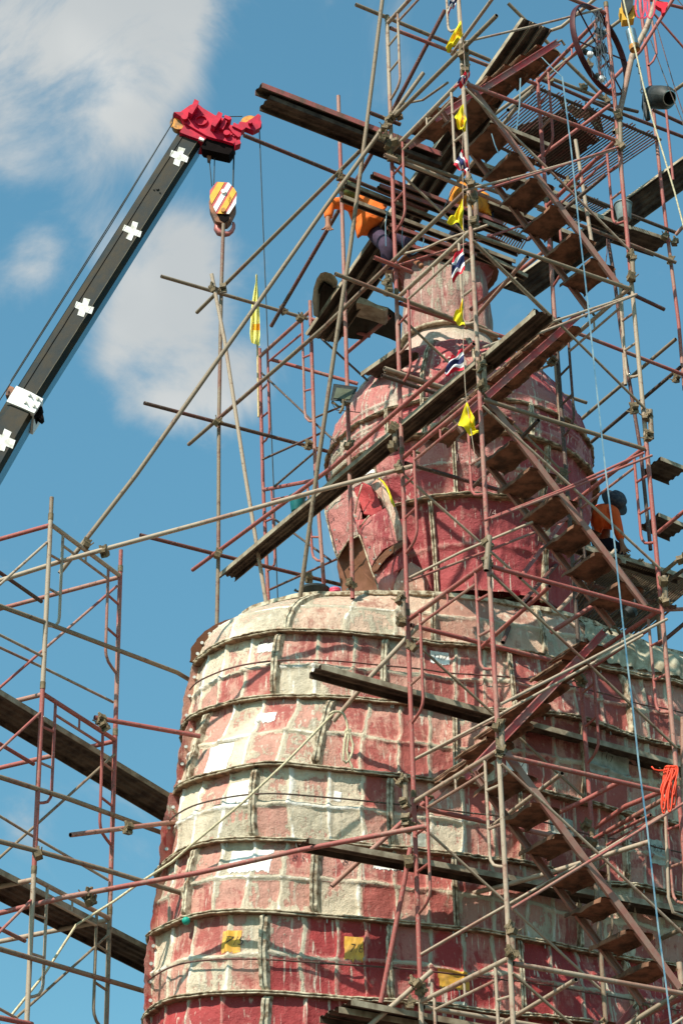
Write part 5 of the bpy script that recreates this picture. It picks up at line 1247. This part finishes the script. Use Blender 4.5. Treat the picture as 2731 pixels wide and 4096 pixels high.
t = thing('tin_can', c, 'silver tin cylinder with an ochre base and a rope running past it', 'can')
lathe_at(c, [(.047, L_*.2), (.047, L_), (.0, L_*1.01)], ax, MT['silver'], 'body', t); lathe_at(c, [(.0, .01), (.044, .0), (.050, 0), (.050, L_*.22), (.046, L_*.23)], ax, MT['gold'], 'base_band', t)
t = thing('hoist_body', atD(2505, 30, 17.7), 'yellow and black hoist body at the top edge of the picture', 'hoist')
mb = MB(); mb.prism([atD(*zt(*p), 17.7) for p in ((770,-40),(915,-40),(915,30),(900,70),(960,65),(965,130),(925,140),(930,235),(870,250),(775,262),(765,180),(745,170),(735,105),(765,95))], [0, .10, 0]); mb.build('casing', MT['stripey'], t)
mb = MB(); mb.prism([atD(*zt(*p), 17.66) for p in ((765,-40),(920,-40),(905,90),(880,130),(830,200),(790,130),(775,60))], [0, .04, 0]); mb.build('motor', MT['blackp'], t)
T([(2490,-10,17.35),(2520,125,17.35),(2541,208,17.35),(2572,345,17.35),(2612,490,17.35),(2652,620,17.35),(2696,768,17.35),(2745,955,17.35)], .008, 'rope', 'pale hauling rope falling past the silver cylinder', name='rope', cat='rope', group=None, hollow=False, n=8)
mb = MB(); mb.tube([atD(*zt(*p), 17.6) for p in ((965,720),(975,800),(960,860),(990,880))], .007, 6); mb.tube([atD(*zt(*p), 17.6) for p in ((995,880),(1000,960))], .013, 8); mb.tube([atD(*zt(*p), 17.6) for p in ((1005,960),(1012,1060),(1025,1150),(1040,1170),(1050,1200),(1025,1215),(1010,1180),(1025,1150))], .007, 6)
mb.tube([atD(*zt(*p), 17.6) for p in ((1040,1210),(1055,1350),(1050,1560))], .004, 5); tag(mb.build('hook_chain', MT['cable'], None, org=atD(*zt(1000,900), 17.6)), 'small black hook and link chain under the silver cylinder', 'hook')
# spoked wheel
WC = atD(2397, 200, 18.6); hvec = nrm(np.array([.62, .785, 0])); RW = .49
t = thing('spoked_wheel', WC-UPV*RW, 'large dark red spoked wheel standing upright on the top platform', 'wheel'); wn_ = nrm(np.cross(hvec, UPV))
mb = MB(); mb.grid([[WC+(hvec*math.cos(a_)+UPV*math.sin(a_))*q+wn_*h for q, h in ((RW, -.03), (RW+.006, 0), (RW, .03), (RW-.018, .026), (RW-.022, 0), (RW-.018, -.026), (RW, -.03))] for a_ in np.linspace(0, 2*math.pi, 73)]); smooth_ang(mb.build('rim', MT['junkred'], t), 40)
for i in range(6):
    a_ = i*math.pi/3+.35; mb = MB(); mb.tube([WC+(hvec*math.cos(a_)+UPV*math.sin(a_))*.04, WC+(hvec*math.cos(a_)+UPV*math.sin(a_))*(RW-.02)], .009, 6); mb.build('spoke', MT['junkred'], t)
mb = MB(); mb.tube([WC-wn_*.06, WC+wn_*.06], .05, 14); mb.build('hub', MT['blackp'], t)
random.seed(11)
tg = MB()
for i in range(16):
    p = atD(2375+random.uniform(-8, 25), 45+random.uniform(-10, 20), 18.35); P = [p]
    for j in range(9): p = p+np.array([random.uniform(-.03, .03), random.uniform(-.02, .02), -.11*random.uniform(.5, 1.2)]); P.append(p)
    tg.tube(P, .0028, 5)
tag(tg.build('wire_tangle', MT['cable'], None, org=P[0]), 'tangle of thin black wires hanging across the spoked wheel', 'wires')
for i, (x, y, lab) in enumerate(((2352, 215, 'lamp with a clear bulb left of the wheel hub'), (2400, 312, 'clear bulb hanging low inside the wheel'), (2402,130,'black lamp holder high inside the wheel'))):
    c = atD(x, y, 18.4); t = thing('light_bulb', c, lab, 'bulb'); 
    lathe_at(c, [(.0, -.05), (.028, -.045), (.035, -.02), (.03, .0), (.018, .015)], [-.8, 0, .6], MT['fwhite'] if i < 2 else MT['blackp'], 'bulb', t); lathe_at(c, [(.02, .01), (.03, .02), (.03, .06), (.0, .065)], [-.8, 0, .6], MT['blackp'], 'lamp_holder', t)
# coils and ropes
random.seed(5); mb = MB()
for i in range(11):
    x0 = 2660+random.uniform(-3, 34); x1 = 2648+random.uniform(-8, 45); y1 = 3195+random.uniform(-15, 62); d = 17.45+random.uniform(-.05, .03)
    pts = [(x0, 3068), (x0+12, 3062), (x0+20, 3080), (x1+14, (3080+y1)/2), (x1+8, y1-8), (x1, y1), (x1-6, y1-14), (x1-4, (3080+y1)/2+10), (x0-4, 3085), (x0, 3068)]
    P = [atD(x, y, d) for x, y in pts]; Q = []
    for a_ in range(len(P)-1):
        for s_ in range(4): Q.append(lerp(P[a_], P[a_+1], s_/4))
    for _ in range(2): Q = [Q[0]]+[(Q[i_-1]+Q[i_]*2+Q[i_+1])/4 for i_ in range(1, len(Q)-1)]+[Q[-1]]
    mb.tube(Q, .0065, 6)
mb.tube([atD(x, y, 17.45) for x, y in ((2672,3076),(2655,3082),(2632,3082),(2614,3078),(2604,3066))], .0065, 6)
tag(mb.build('cable_coil', MT['orange'], None, org=atD(2680, 3070, 17.45), smooth=True), 'coil of bright orange-red cable hung on the tower post at the right', 'cable coil')
mb = MB()
for i in range(6):
    x0 = 2560+random.uniform(-8, 18); P = [atD(x0+18*math.cos(a_)+6*i, 25+random.uniform(-3, 3)+48*math.sin(a_), 17.6) for a_ in np.linspace(0, 2*math.pi, 22)]; mb.tube(P, .004, 5)
tag(mb.build('cable_coil', plain('pink_cable', (.75, .06, .12), .5), None, org=atD(2570, 30, 17.6)), 'coil of thin pink cable at the top edge beside the hoist', 'cable coil')
mb = MB(); mb.prism([atD(*zt(*p), 17.5) for p in ((1215,10),(1290,30),(1360,25),(1365,70),(1340,110),(1330,160),(1295,170),(1280,110),(1240,90),(1205,60))], [0, .05, 0]); tag(mb.build('red_rag', MT['fred'], None, org=atD(2645, 20, 17.5)), 'red rag tied to the thick leaning tube at the top right', 'rag')
T([(1345,2842,1.55),(1144,3049,1.7),(975,3207,18.7),(766,3380,18.9),(690,3447,18.95),(576,3520,18.95),(454,3607,18.95),(306,3700,18.9),(180,3895,18.7),(46,4063,18.5)], .011, 'rope', 'long pale rope slanting from the looped tube end down to the left tower', name='rope', cat='rope', group=None, hollow=False, n=8)
mb = MB(); zr = zc(700, 2600, 1.96)
for pts in (((1215,500),(1240,485),(1280,482),(1320,500),(1345,560),(1352,620),(1350,640)), ((1345,640),(1330,700),(1320,800),(1318,860),(1340,885),(1365,860),(1390,800),(1395,740),(1375,680),(1362,645)), ((1352,640),(1355,700),(1345,790),(1365,870),(1385,910),(1390,950)), ((1335,625),(1370,640),(1345,665),(1330,640),(1378,622),(1368,665),(1335,660))):
    mb.tube([wp(*zr(*p), 1.5) for p in pts], .011, 8)
tag(mb.build('rope', MT['rope'], None, org=wp(*zr(1350,640), 1.5), smooth=True), 'knotted loop of pale rope hanging before the band numbered 9', 'rope')
def ringcable(k, t0, p0, p1, off, label, sag=.0):
    P = []
    for i in range(161):
        ph = p0+(p1-p0)*i/160; P.append(spos(k, ph, t0+.03*vn(ph*3, k)+sag*abs(math.sin(ph*6)), off+.015+.012*vn(ph*9, 1)))
    T3(P, .0075, 'd', label, name='steel_cable', cat='cable', group='steel cables round the torso', hollow=False, n=6)
ringcable(1, .47, R(185), R(318), .05, 'steel cable strapped round the uppermost panel band'); ringcable(3, .42, R(182), R(318), .05, 'steel cable strapped round the third panel band'); ringcable(5, .60, R(182), R(318), .05, 'steel cable strapped round the band with yellow patches')
def strap(pts, w, label):
    mb = MB(); P = [wp(*p) for p in pts]; mb.grid([[p-rt*w/2, p+rt*w/2] for p in P]); mb.grid([[p-rt*w/2+np.array([0, .003, 0]), p+rt*w/2+np.array([0, .003, 0])] for p in P])
    return tag(mb.build('strap', MT['bluecord'], None, org=P[0]), label, 'strap')
ds = 17.4
strap([(2247,305,ds),(2270,491,ds),(2283,600,ds),(2314,906,ds),(2334,1074,ds),(2349,1212,ds),(2362,1340,ds),(2390,1606,ds),(2421,1890,ds),(2457,2181,ds),(2487,2471,ds),(2513,2700,ds),(2533,2865,ds),(2553,3059,ds),(2586,3310,ds),(2630,3704,ds),(2661,3934,ds),(2684,4120,ds)], .013, 'long blue and white strap hanging the whole height of the stair tower')
strap([(2080,312,18),(2076,420,18),(2064,520,18)], .012, 'short blue strap left of the dark roof sheet'); strap([(2165,228,18),(2205,270,18),(2245,306,18)], .012, 'blue strap sloping to the top of the long strap')
T([(1965,535,17.5),(1978,580,17.5),(1992,612,17.5)], .005, 'bluecord', 'short end of blue strap under the grating', name='strap', cat='strap', group=None, hollow=False, n=5)
T([(1562,825,19.0),(1546,850,19.0),(1541,900,19.0),(1543,985,19.0)], .005, 'bluecord', 'blue cord hanging from the rail to the clamp by the ramp', name='cord', cat='cord', group=None, hollow=False, n=6)
T([(1610,905,19.5),(1606,960,19.5),(1612,1000,19.5),(1650,1018,19.5),(1685,1000,19.5),(1694,960,19.5),(1692,920,19.5),(1760,860,19.5),(1820,740,19.0)], .005, 'bluecord', 'looped blue cord behind the bending worker', name='cord', cat='cord', group=None, hollow=False, n=6)
for pts, lab in (([(2600,160,18),(2660,320,18),(2725,480,18),(2760,600,18)], 'black guy cable behind the dark drum'), ([(2620,90,18),(2690,330,18),(2735,470,18)], 'thin knotted wire at the right edge beside the drum'), ([(2700,-10,18),(2760,60,18)], 'thin wire at the upper right corner'),
                 ([(2425,955,20),(2426,1010,20),(2420,1055,20)], 'short black cord hanging under the tower ledger'), ([(2174,1398,20),(2172,1440,20),(2165,1525,20)], 'thin cord hanging beside the crown of the head')):
    T([p for p in pts], .005, 'd', lab, name='wire', cat='wire', group=None, hollow=False, n=5)
# curved pale roof sheet and the dark board beside it
zr2 = zc(1200, 600, 1.96)
mb = MB(); G = []; DS = 20.6
Lf = [(105,1290),(95,1180),(105,1090),(130,1010),(160,965),(195,955),(240,965),(275,990),(295,1030)]; Rt = [(145,1310),(150,1200),(155,1120),(170,1070),(195,1050),(220,1060),(245,1075),(262,1090),(290,1070)]
for i in range(33):
    s_ = i/4; a0_ = min(7, int(s_)); f_ = s_-a0_; l_ = lerp(Lf[a0_], Lf[a0_+1], f_); r__ = lerp(Rt[a0_], Rt[a0_+1], f_)
    G.append([atD(*zr2(*(lerp(l_, r__, u)+np.array([0, 4*vn(i*.5, u*4)]))), DS-.12+.3*u+.02*vn(i*.3, u*3)) for u in np.linspace(0, 1, 10)])
mb.grid(G); mb.grid([[p+np.array([0, .03, .01]) for p in r_] for r_ in G])
t = thing('curved_panel', G[0][0], 'curved pale moulded panel with a dark hollow, lying on the ramp behind the poles', 'moulded panel')
mb.build('panel_edge', plain('pale_fibre', (.46, .42, .30), .8, 0, .3, 5., .4), t, smooth=True)
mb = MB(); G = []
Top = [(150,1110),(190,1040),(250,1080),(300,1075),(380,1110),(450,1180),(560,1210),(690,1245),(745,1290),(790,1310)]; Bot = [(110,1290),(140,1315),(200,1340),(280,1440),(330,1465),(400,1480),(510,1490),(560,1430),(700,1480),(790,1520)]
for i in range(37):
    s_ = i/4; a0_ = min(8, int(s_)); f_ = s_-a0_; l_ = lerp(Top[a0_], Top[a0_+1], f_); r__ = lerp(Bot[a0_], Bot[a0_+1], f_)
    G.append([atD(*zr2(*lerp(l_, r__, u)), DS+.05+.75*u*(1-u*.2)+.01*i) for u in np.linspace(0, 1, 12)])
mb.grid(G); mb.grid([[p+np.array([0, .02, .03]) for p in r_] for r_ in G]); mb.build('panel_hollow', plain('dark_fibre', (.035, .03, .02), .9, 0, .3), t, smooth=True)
mb = MB(); mb.prism([atD(*zr2(*p), DS+.1) for p in ((465,1150),(520,1170),(600,1210),(688,1240),(665,1262),(560,1225),(440,1195))], [0, .3, .02]); mb.build('broken_edge', MT['plankpale'], t)
# folded cloth on the right shoulder
mb = MB(); G = []
pa, pb = ph_of(2330, 2640, 0, .8), ph_of(2800, 2780, 0, .8)
for i in range(61):
    u = i/60; G.append([spos(0, pa+(pb-pa)*u, .05+.85*v, .05+.025*math.sin(u*60+v*9+2*vn(u*3, v*2))+.02*vn(u*7, v*5)) for v in np.linspace(0, 1, 26)])
mb.grid(G); tag(mb.build('folded_cloth', plain('dusty_cloth', (.42, .38, .27), .9, 0, .3, 6., .4, dirt=(.25, .2, .13)), None, org=G[0][0], smooth=True), 'dusty pleated cloth draped over the right shoulder', 'cloth')
c = atD(745, 3684, 18.95); t = thing('green_cap', c, 'small round green cap stuck on the seam at the left of the torso', 'cap'); lathe_at(c, [(.0, -.03), (.02, -.03), (.033, -.01), (.034, .012), (.02, .03), (0, .034)], [0, -1, .2], plain('green_plastic', (.02, .38, .28), .4), 'dome', t, 16)
c = atD(2060, 2372, 19.6)
mb = MB()
for i in range(14):
    a_ = i/14*6.28; mb.tube([c, c+np.array([.05*math.cos(a_), 0, .035*math.sin(a_)])], [.014, .004], 5)
tag(mb.build('red_string_tuft', MT['fred'], None, org=c), 'tuft of bright red string tied on the neck seam', 'string')
mb = MB(); G = [[atD(2048+70*u+6*vn(v*4, u), 640+50*v+14*vn(u*5, v*3)-10*u, 19.2+.03*vn(u*6, v*6)) for u in np.linspace(0, 1, 14)] for v in np.linspace(0, 1, 10)]
mb.grid(G); mb.grid([[p+np.array([0, .006, 0]) for p in r_] for r_ in G]); tag(mb.build('orange_cloth', plain('orange_cloth', (.85, .09, .02), .7), None, org=G[0][0], smooth=True), 'crumpled orange-red cloth between the upper stair treads', 'cloth')
c = atD(2540, 2435, 19.8); t = thing('lamp_head', c, 'grey lamp head hanging under the lower grating', 'lamp'); lathe_at(c, [(.0, .0), (.05, .01), (.07, .05), (.05, .10), (.0, .11)], [-.8, 0, -.5], MT['blackp'], 'shade', t, 20)
mb = MB(); mb.tube([c, c+np.array([0, 0, .12])], .012, 6); mb.build('bracket', MT['blackp'], t)
# plates at tube ends
for p, pl, lab in (((744, 3578), 19.2, 'square end plate of the olive tube pressed on the torso'), ((1852, 3582), 1.78, 'square end plate of the pale tube pressed on the panel')):
    mb = MB(); q = wp(*p, pl); mb.box(q, BL*.02 if pl > 10 else B*.008, [0, 0, .045], AL*.045 if pl > 10 else A*.03); tag(mb.build('end_plate', MT['plankpale'], None, org=q), lab, 'plate')
# ================================================= PEOPLE
MT['skin'] = plain('skin', (.30, .13, .07), .6, 0, .1); MT['trou'] = plain('dark_trousers', (.012, .012, .022), .9, 0, .3); MT['trouviolet'] = plain('purple_grey_trousers', (.055, .035, .065), .85, 0, .3)
MT['sh1'] = plain('orange_shirt', (.88, .17, .02), .8, 0, .1, 4., .3); MT['sh2'] = plain('amber_shirt', (.82, .30, .02), .8, 0, .15, 8., .3, dirt=(.45, .15, .02)); MT['sh3'] = plain('red_orange_shirt', (.80, .10, .015), .85, 0, .15, 5., .3)
MT['camo'] = plain('green_cap_cloth', (.12, .16, .04), .8, 0, .6, 12., .2, dirt=(.04, .05, .02)); MT['cap3'] = plain('patterned_cap_cloth', (.02, .028, .045), .8, 0, .6, 30., .2, dirt=(.09, .08, .085))
def skinmesh(name, verts, edges, radii, m, par, sub=2, root=0):
    me = bpy.data.meshes.new(name); po = parent_org(par)
    me.from_pydata([tuple(np.array(v)-po) for v in verts], edges, []); o = bpy.data.objects.new(name, me); C.objects.link(o); o.parent = par
    md = o.modifiers.new('skin', 'SKIN'); md.use_smooth_shade = True; md.branch_smoothing = .6
    for i, r_ in enumerate(radii):
        q = me.skin_vertices[0].data[i]; rr = r_ if isinstance(r_, tuple) else (r_, r_); q.radius = rr; q.use_root = (i == root)
    sb = o.modifiers.new('sub', 'SUBSURF'); sb.levels = sub; sb.render_levels = sub
    me.materials.append(m)
    # freeze the result so that the mesh itself is the body
    dg = bpy.context.evaluated_depsgraph_get(); ev = o.evaluated_get(dg); nm_ = bpy.data.meshes.new_from_object(ev); o.modifiers.clear(); o.data = nm_
    nm_.polygons.foreach_set('use_smooth', [True]*len(nm_.polygons)); return o
def person(J, label, shirt, trou, hat=None, loose=None, brim=None):
    """J: joint name -> world point"""
    J = {k: np.array(v) for k, v in J.items()}
    t = thing('person', J['pelvis'], label, 'person', 'workers on the scaffold')
    n_ = ['pelvis', 'waist', 'chest', 'neck', 'headc', 'headtop']; rr = [.12, .115, .13, .05, .088, .06]
    V = [J[k] for k in n_]; Rr = list(rr); E_ = [(0, 1), (1, 2), (2, 3), (3, 4), (4, 5)]
    for s_ in ('L', 'R'):
        b_ = len(V); V += [J['sh'+s_], J['el'+s_], J['wr'+s_], J['ha'+s_]]; Rr += [.058, .042, .028, .032]; E_ += [(2, b_), (b_, b_+1), (b_+1, b_+2), (b_+2, b_+3)]
        d = nrm(J['ha'+s_]-J['wr'+s_]); sd_ = nrm(np.cross(d, [0, 1, .1])); nn_ = np.cross(d, sd_)
        for q in range(5):
            off = (q-2)*.02 if q else -.035; l1, l2 = ((.035, .03), (.045, .035), (.05, .04), (.046, .036), (.036, .028))[q]
            dd = nrm(d + sd_*(off*6 if q else -.9)); p1 = J['ha'+s_]+sd_*off+dd*l1*.8+d*.02; p2 = p1+nrm(dd+nn_*.9)*l2
            i0 = len(V); V += [p1, p2]; Rr += [.009, .007]; E_ += [(b_+3, i0), (i0, i0+1)]
        b_ = len(V); V += [J['hip'+s_], J['kn'+s_], J['an'+s_], J['to'+s_]]; Rr += [.088, .058, .038, .032]; E_ += [(0, b_), (b_, b_+1), (b_+1, b_+2), (b_+2, b_+3)]
    body = skinmesh('body', V, E_, Rr, MT['skin'], t)
    # shirt
    V = [J['waist']*.6+J['pelvis']*.4, J['chest'], J['neck']*.75+J['chest']*.25]; Rr = [.17, .18, .085]; E_ = [(0, 1), (1, 2)]
    for s_ in ('L', 'R'):
        b_ = len(V); V += [J['sh'+s_], J['el'+s_], lerp(J['el'+s_], J['wr'+s_], .85)]; Rr += [.082, .062, .045]; E_ += [(1, b_), (b_, b_+1), (b_+1, b_+2)]
    if loose is not None: V.append(np.array(loose)); Rr.append(.17); E_.append((0, len(V)-1))
    skinmesh('shirt', V, E_, Rr, shirt, t, root=1)
    V = [J['pelvis'], J['waist']*.55+J['pelvis']*.45]; Rr = [.14, .13]; E_ = [(0, 1)]
    for s_ in ('L', 'R'):
        b_ = len(V); V += [J['hip'+s_], J['kn'+s_], lerp(J['kn'+s_], J['an'+s_], .85)]; Rr += [.108, .082, .062]; E_ += [(0, b_), (b_, b_+1), (b_+1, b_+2)]
    skinmesh('trousers', V, E_, Rr, trou, t)
    up_ = nrm(J['headtop']-J['neck']); fd = J['face']/np.linalg.norm(J['face']); fd = nrm(fd-up_*(fd@up_)); sd_ = np.cross(up_, fd); hc = J['headc']
    mb = MB(); 
    mb.prism([hc+fd*.085+up_*.01, hc+fd*.112-up_*.025, hc+fd*.085-up_*.03], sd_*.02); mb.build('nose', MT['skin'], t)
    for s_ in (-1, 1):
        mb = MB(); q = hc+sd_*.09*s_; mb.tube([q-up_*.025, q+up_*.025], [.012, .016], 8); mb.build('ear', MT['skin'], t)
        mb = MB(); q = hc+fd*.086+sd_*.03*s_+up_*.012; mb.tube([q, q+fd*.006], .009, 8); mb.build('eye', MT['ink'], t)
    mb = MB(); q = hc+fd*.086-up_*.05; mb.box(q, sd_*.022, fd*.004, up_*.005); mb.build('mouth', MT['ink'], t)
    if hat is not None:
        lathe_at(hc+up_*.015, [(.108, 0), (.112, .03), (.10, .075), (.06, .105), (.0, .112)], up_, hat, 'hat', t, 24)
        if brim: lathe_at(hc+up_*.02, [(.10, .004), (.17, -.02), (.175, -.024), (.10, -.004)], up_, brim, 'brim', t, 28)
    else: lathe_at(hc-fd*.012, [(.098, 0), (.10, .04), (.085, .08), (.04, .105), (.0, .108)], up_, MT['ink'], 'hair', t, 20)
    return t
z1q = zc(1280, 720, 3.564); g_ = lambda x, y, D_: atD(*z1q(x, y), D_)
w1 = person({'pelvis': g_(800,660,20.35), 'waist': g_(700,540,20.3), 'chest': g_(540,370,20.2), 'neck': g_(455,235,20.1), 'headc': g_(425,165,20.0), 'headtop': g_(400,120,19.95), 'face': np.array([-.6, -.2, -.6]),
        'shL': g_(400,310,20.0), 'elL': g_(140,345,19.9), 'wrL': g_(108,590,19.85), 'haL': g_(112,665,19.83), 'shR': g_(650,300,20.45), 'elR': g_(820,400,20.6), 'wrR': g_(960,330,20.5), 'haR': g_(1010,310,20.45),
        'hipL': g_(760,740,20.3), 'knL': g_(960,960,20.0), 'anL': g_(975,1380,20.15), 'toL': g_(985,1480,20.05), 'hipR': g_(950,720,20.45), 'knR': g_(1240,860,20.2), 'anR': g_(1350,1160,20.3), 'toR': g_(1450,1235,20.1)},
       'worker in an orange shirt bending over the platform rails, gripping a dark tube', MT['sh1'], MT['trouviolet'], MT['camo'], loose=g_(600,690,20.15), brim=None)
z2q = zc(1740, 740, 5.6); g_ = lambda x, y, D_: atD(*z2q(x, y), D_)
w2 = person({'pelvis': g_(1120,720,20.5), 'waist': g_(1090,580,20.45), 'chest': g_(960,420,20.4), 'neck': g_(800,300,20.3), 'headc': g_(640,280,20.2), 'headtop': g_(560,240,20.1), 'face': np.array([-.8, .3, -.5]),
        'shL': g_(860,400,20.1), 'elL': g_(700,700,20.1), 'wrL': g_(480,800,20.1), 'haL': g_(400,850,20.1), 'shR': g_(980,330,20.7), 'elR': g_(760,650,20.7), 'wrR': g_(560,780,20.6), 'haR': g_(480,800,20.6),
        'hipL': g_(1080,800,20.35), 'knL': g_(620,900,20.2), 'anL': g_(470,1420,20.3), 'toL': g_(430,1500,20.15), 'hipR': g_(1150,820,20.7), 'knR': g_(520,1000,20.65), 'anR': g_(330,1300,20.6), 'toR': g_(280,1400,20.5)},
       'crouching worker in an amber shirt half hidden behind the tower post', MT['sh2'], MT['trou'], MT['sh2'], brim=MT['sh2'])
z3q = zc(2330, 1940, 6.817); g_ = lambda x, y, D_: atD(*z3q(x, y), D_)
w3 = person({'pelvis': g_(480,1480,22.7), 'waist': g_(500,1180,22.65), 'chest': g_(600,850,22.6), 'neck': g_(760,570,22.5), 'headc': g_(860,470,22.45), 'headtop': g_(960,380,22.4), 'face': np.array([.75, -.1, -.55]),
        'shL': g_(800,720,22.3), 'elL': g_(940,1150,22.25), 'wrL': g_(1060,1600,22.2), 'haL': g_(1110,1720,22.2), 'shR': g_(470,650,22.95), 'elR': g_(360,900,23.0), 'wrR': g_(300,1200,22.9), 'haR': g_(290,1300,22.85),
        'hipL': g_(560,1560,22.55), 'knL': g_(980,1800,22.3), 'anL': g_(1120,2150,22.4), 'toL': g_(1180,2200,22.3), 'hipR': g_(420,1600,22.85), 'knR': g_(800,1850,22.9), 'anR': g_(850,2150,22.9), 'toR': g_(900,2200,22.8)},
       'worker in a red-orange shirt and dark brimmed hat sitting beside the nape', MT['sh3'], MT['trou'], MT['cap3'], brim=MT['ink'])

def shirt_back(zf_, pts, D_, m, par, th=.22, bulge=.10):
    o = bent([zf_(*p) for p in pts], D_, th, bulge, m, 'shirt_back', par); return o
shirt_back(z1q, ((400,232),(480,200),(570,195),(700,240),(830,310),(905,370),(930,400),(915,520),(870,590),(800,645),(660,745),(540,835),(518,790),(490,670),(440,570),(390,430),(370,330)), 20.12, MT['sh1'], w1)
shirt_back(z2q, ((700,250),(850,225),(960,260),(1050,310),(1150,430),(1230,560),(1278,705),(1200,712),(1000,650),(900,570),(740,500),(660,440),(620,340)), 20.35, MT['sh2'], w2)
shirt_back(z3q, ((240,610),(400,560),(480,515),(700,505),(830,540),(900,620),(935,760),(930,950),(880,1250),(760,1210),(560,1200),(470,1330),(340,1290),(230,1000)), 22.35, MT['sh3'], w3)
# ================================================= LABELS: finish the ones that come in long rows
MARKS = [((345,2176),'the top of the left tower'),((150,3415),'the lower left post'),((408,2875),'the short tube end by the torso'),((517,3310),'the wire-tied red tube'),((360,3590),'the long red tube on the left tower'),
 ((880,1150),'the flag pole height of the hook post'),((876,1690),'the middle of the hook post'),((873,2215),'the foot of the hook post'),((1128,1240),'the foot of the dark slanting tube'),((1236,1776),'the far frame left of the crown'),
 ((1236,2310),'the black basin'),((1360,720),'the top of the upright red post'),((1388,1690),'the floodlight'),((1400,2335),'the ear lobe'),((1570,480),'the upper left tower joint'),((1600,640),'the big upper plank'),
 ((1855,200),'the topmost yellow flag'),((1875,745),'the third yellow flag'),((1890,850),'the amber-shirted worker'),((1592,1868),'the end of the long pale tie tube'),((1632,3300),'the band numbered 8 on the left post'),((1640,2585),'the neck-high raking tube'),
 ((1655,3960),'the bottom left joint'),((2280,740),'the small grating'),((2350,300),'the foot of the wheel'),((2190,290),'the left end of the top grating'),((2680,980),'the right-edge post'),((2320,2715),'the red stair over the shoulder'),
 ((2200,1415),'the crown right of the red stair'),((2245,1908),'the right cheek of the head'),((2350,3335),'the grey painted panel'),((2535,1630),'the sky right of the crown'),((2680,3090),'the orange cable coil'),((2715,2240),'the hatted worker'),
 ((1935,1500),'the flat striped flag'),((1578,1745),'the left side of the crown'),((1615,2435),'the jaw'),((1622,3160),'the knotted rope'),((1562,1140),'the topknot hat'),((2480,520),'the silver cylinder'),((2528,1060),'the dark plank walk'),((2600,1700),'the strap beside the head'),
 ((2660,2360),'the lower grating'),((2006,2950),'the white patch numbered 10/7'),((2048,3760),'the lower stair foot'),((1945,2200),'the middle of the face-high post')]
bases = {}
for o in list(C.objects):
    if o.parent is None and o.get('category') in ('clamp',) or (o.parent is None and o.name.startswith('coupling_tube') and 'crooked' not in o.get('label', '')):
        bpy.context.view_layer.update()
        x, y = prj(np.array(o.location)); mk = min(MARKS, key=lambda m_: (m_[0][0]-x)**2+(m_[0][1]-y)**2)[1]
        bases.setdefault(('rusty bolted clamp' if o['category'] == 'clamp' else 'short coupling tube', mk), []).append((y, x, o))
ordn = ['uppermost', 'second', 'third', 'fourth', 'fifth', 'sixth', 'seventh', 'eighth']
for (kd, mk), L_ in bases.items():
    L_.sort(key=lambda q: (q[0], q[1]))
    for i, (_, _, o) in enumerate(L_):
        o['label'] = '%s by %s' % (kd, mk) if len(L_) == 1 else ('%s %s by %s' % (ordn[i], kd, mk) if i < len(L_)-1 or len(L_) > 2 else 'lower %s by %s' % (kd, mk))
        if len(L_) == 2 and i == 0: o['label'] = 'upper %s by %s' % (kd, mk)
ct = {}
for o in C.objects:
    if o.parent is None and o.get('label'):
        w = o['label'].split()
        if len(w) > 16 or len(w) < 4: print('LABEL', len(w), o.name, o['label'])
        ct.setdefault(o['label'], []).append(o.name)
for k, v in ct.items():
    if len(v) > 1: print('DUP', k, v)
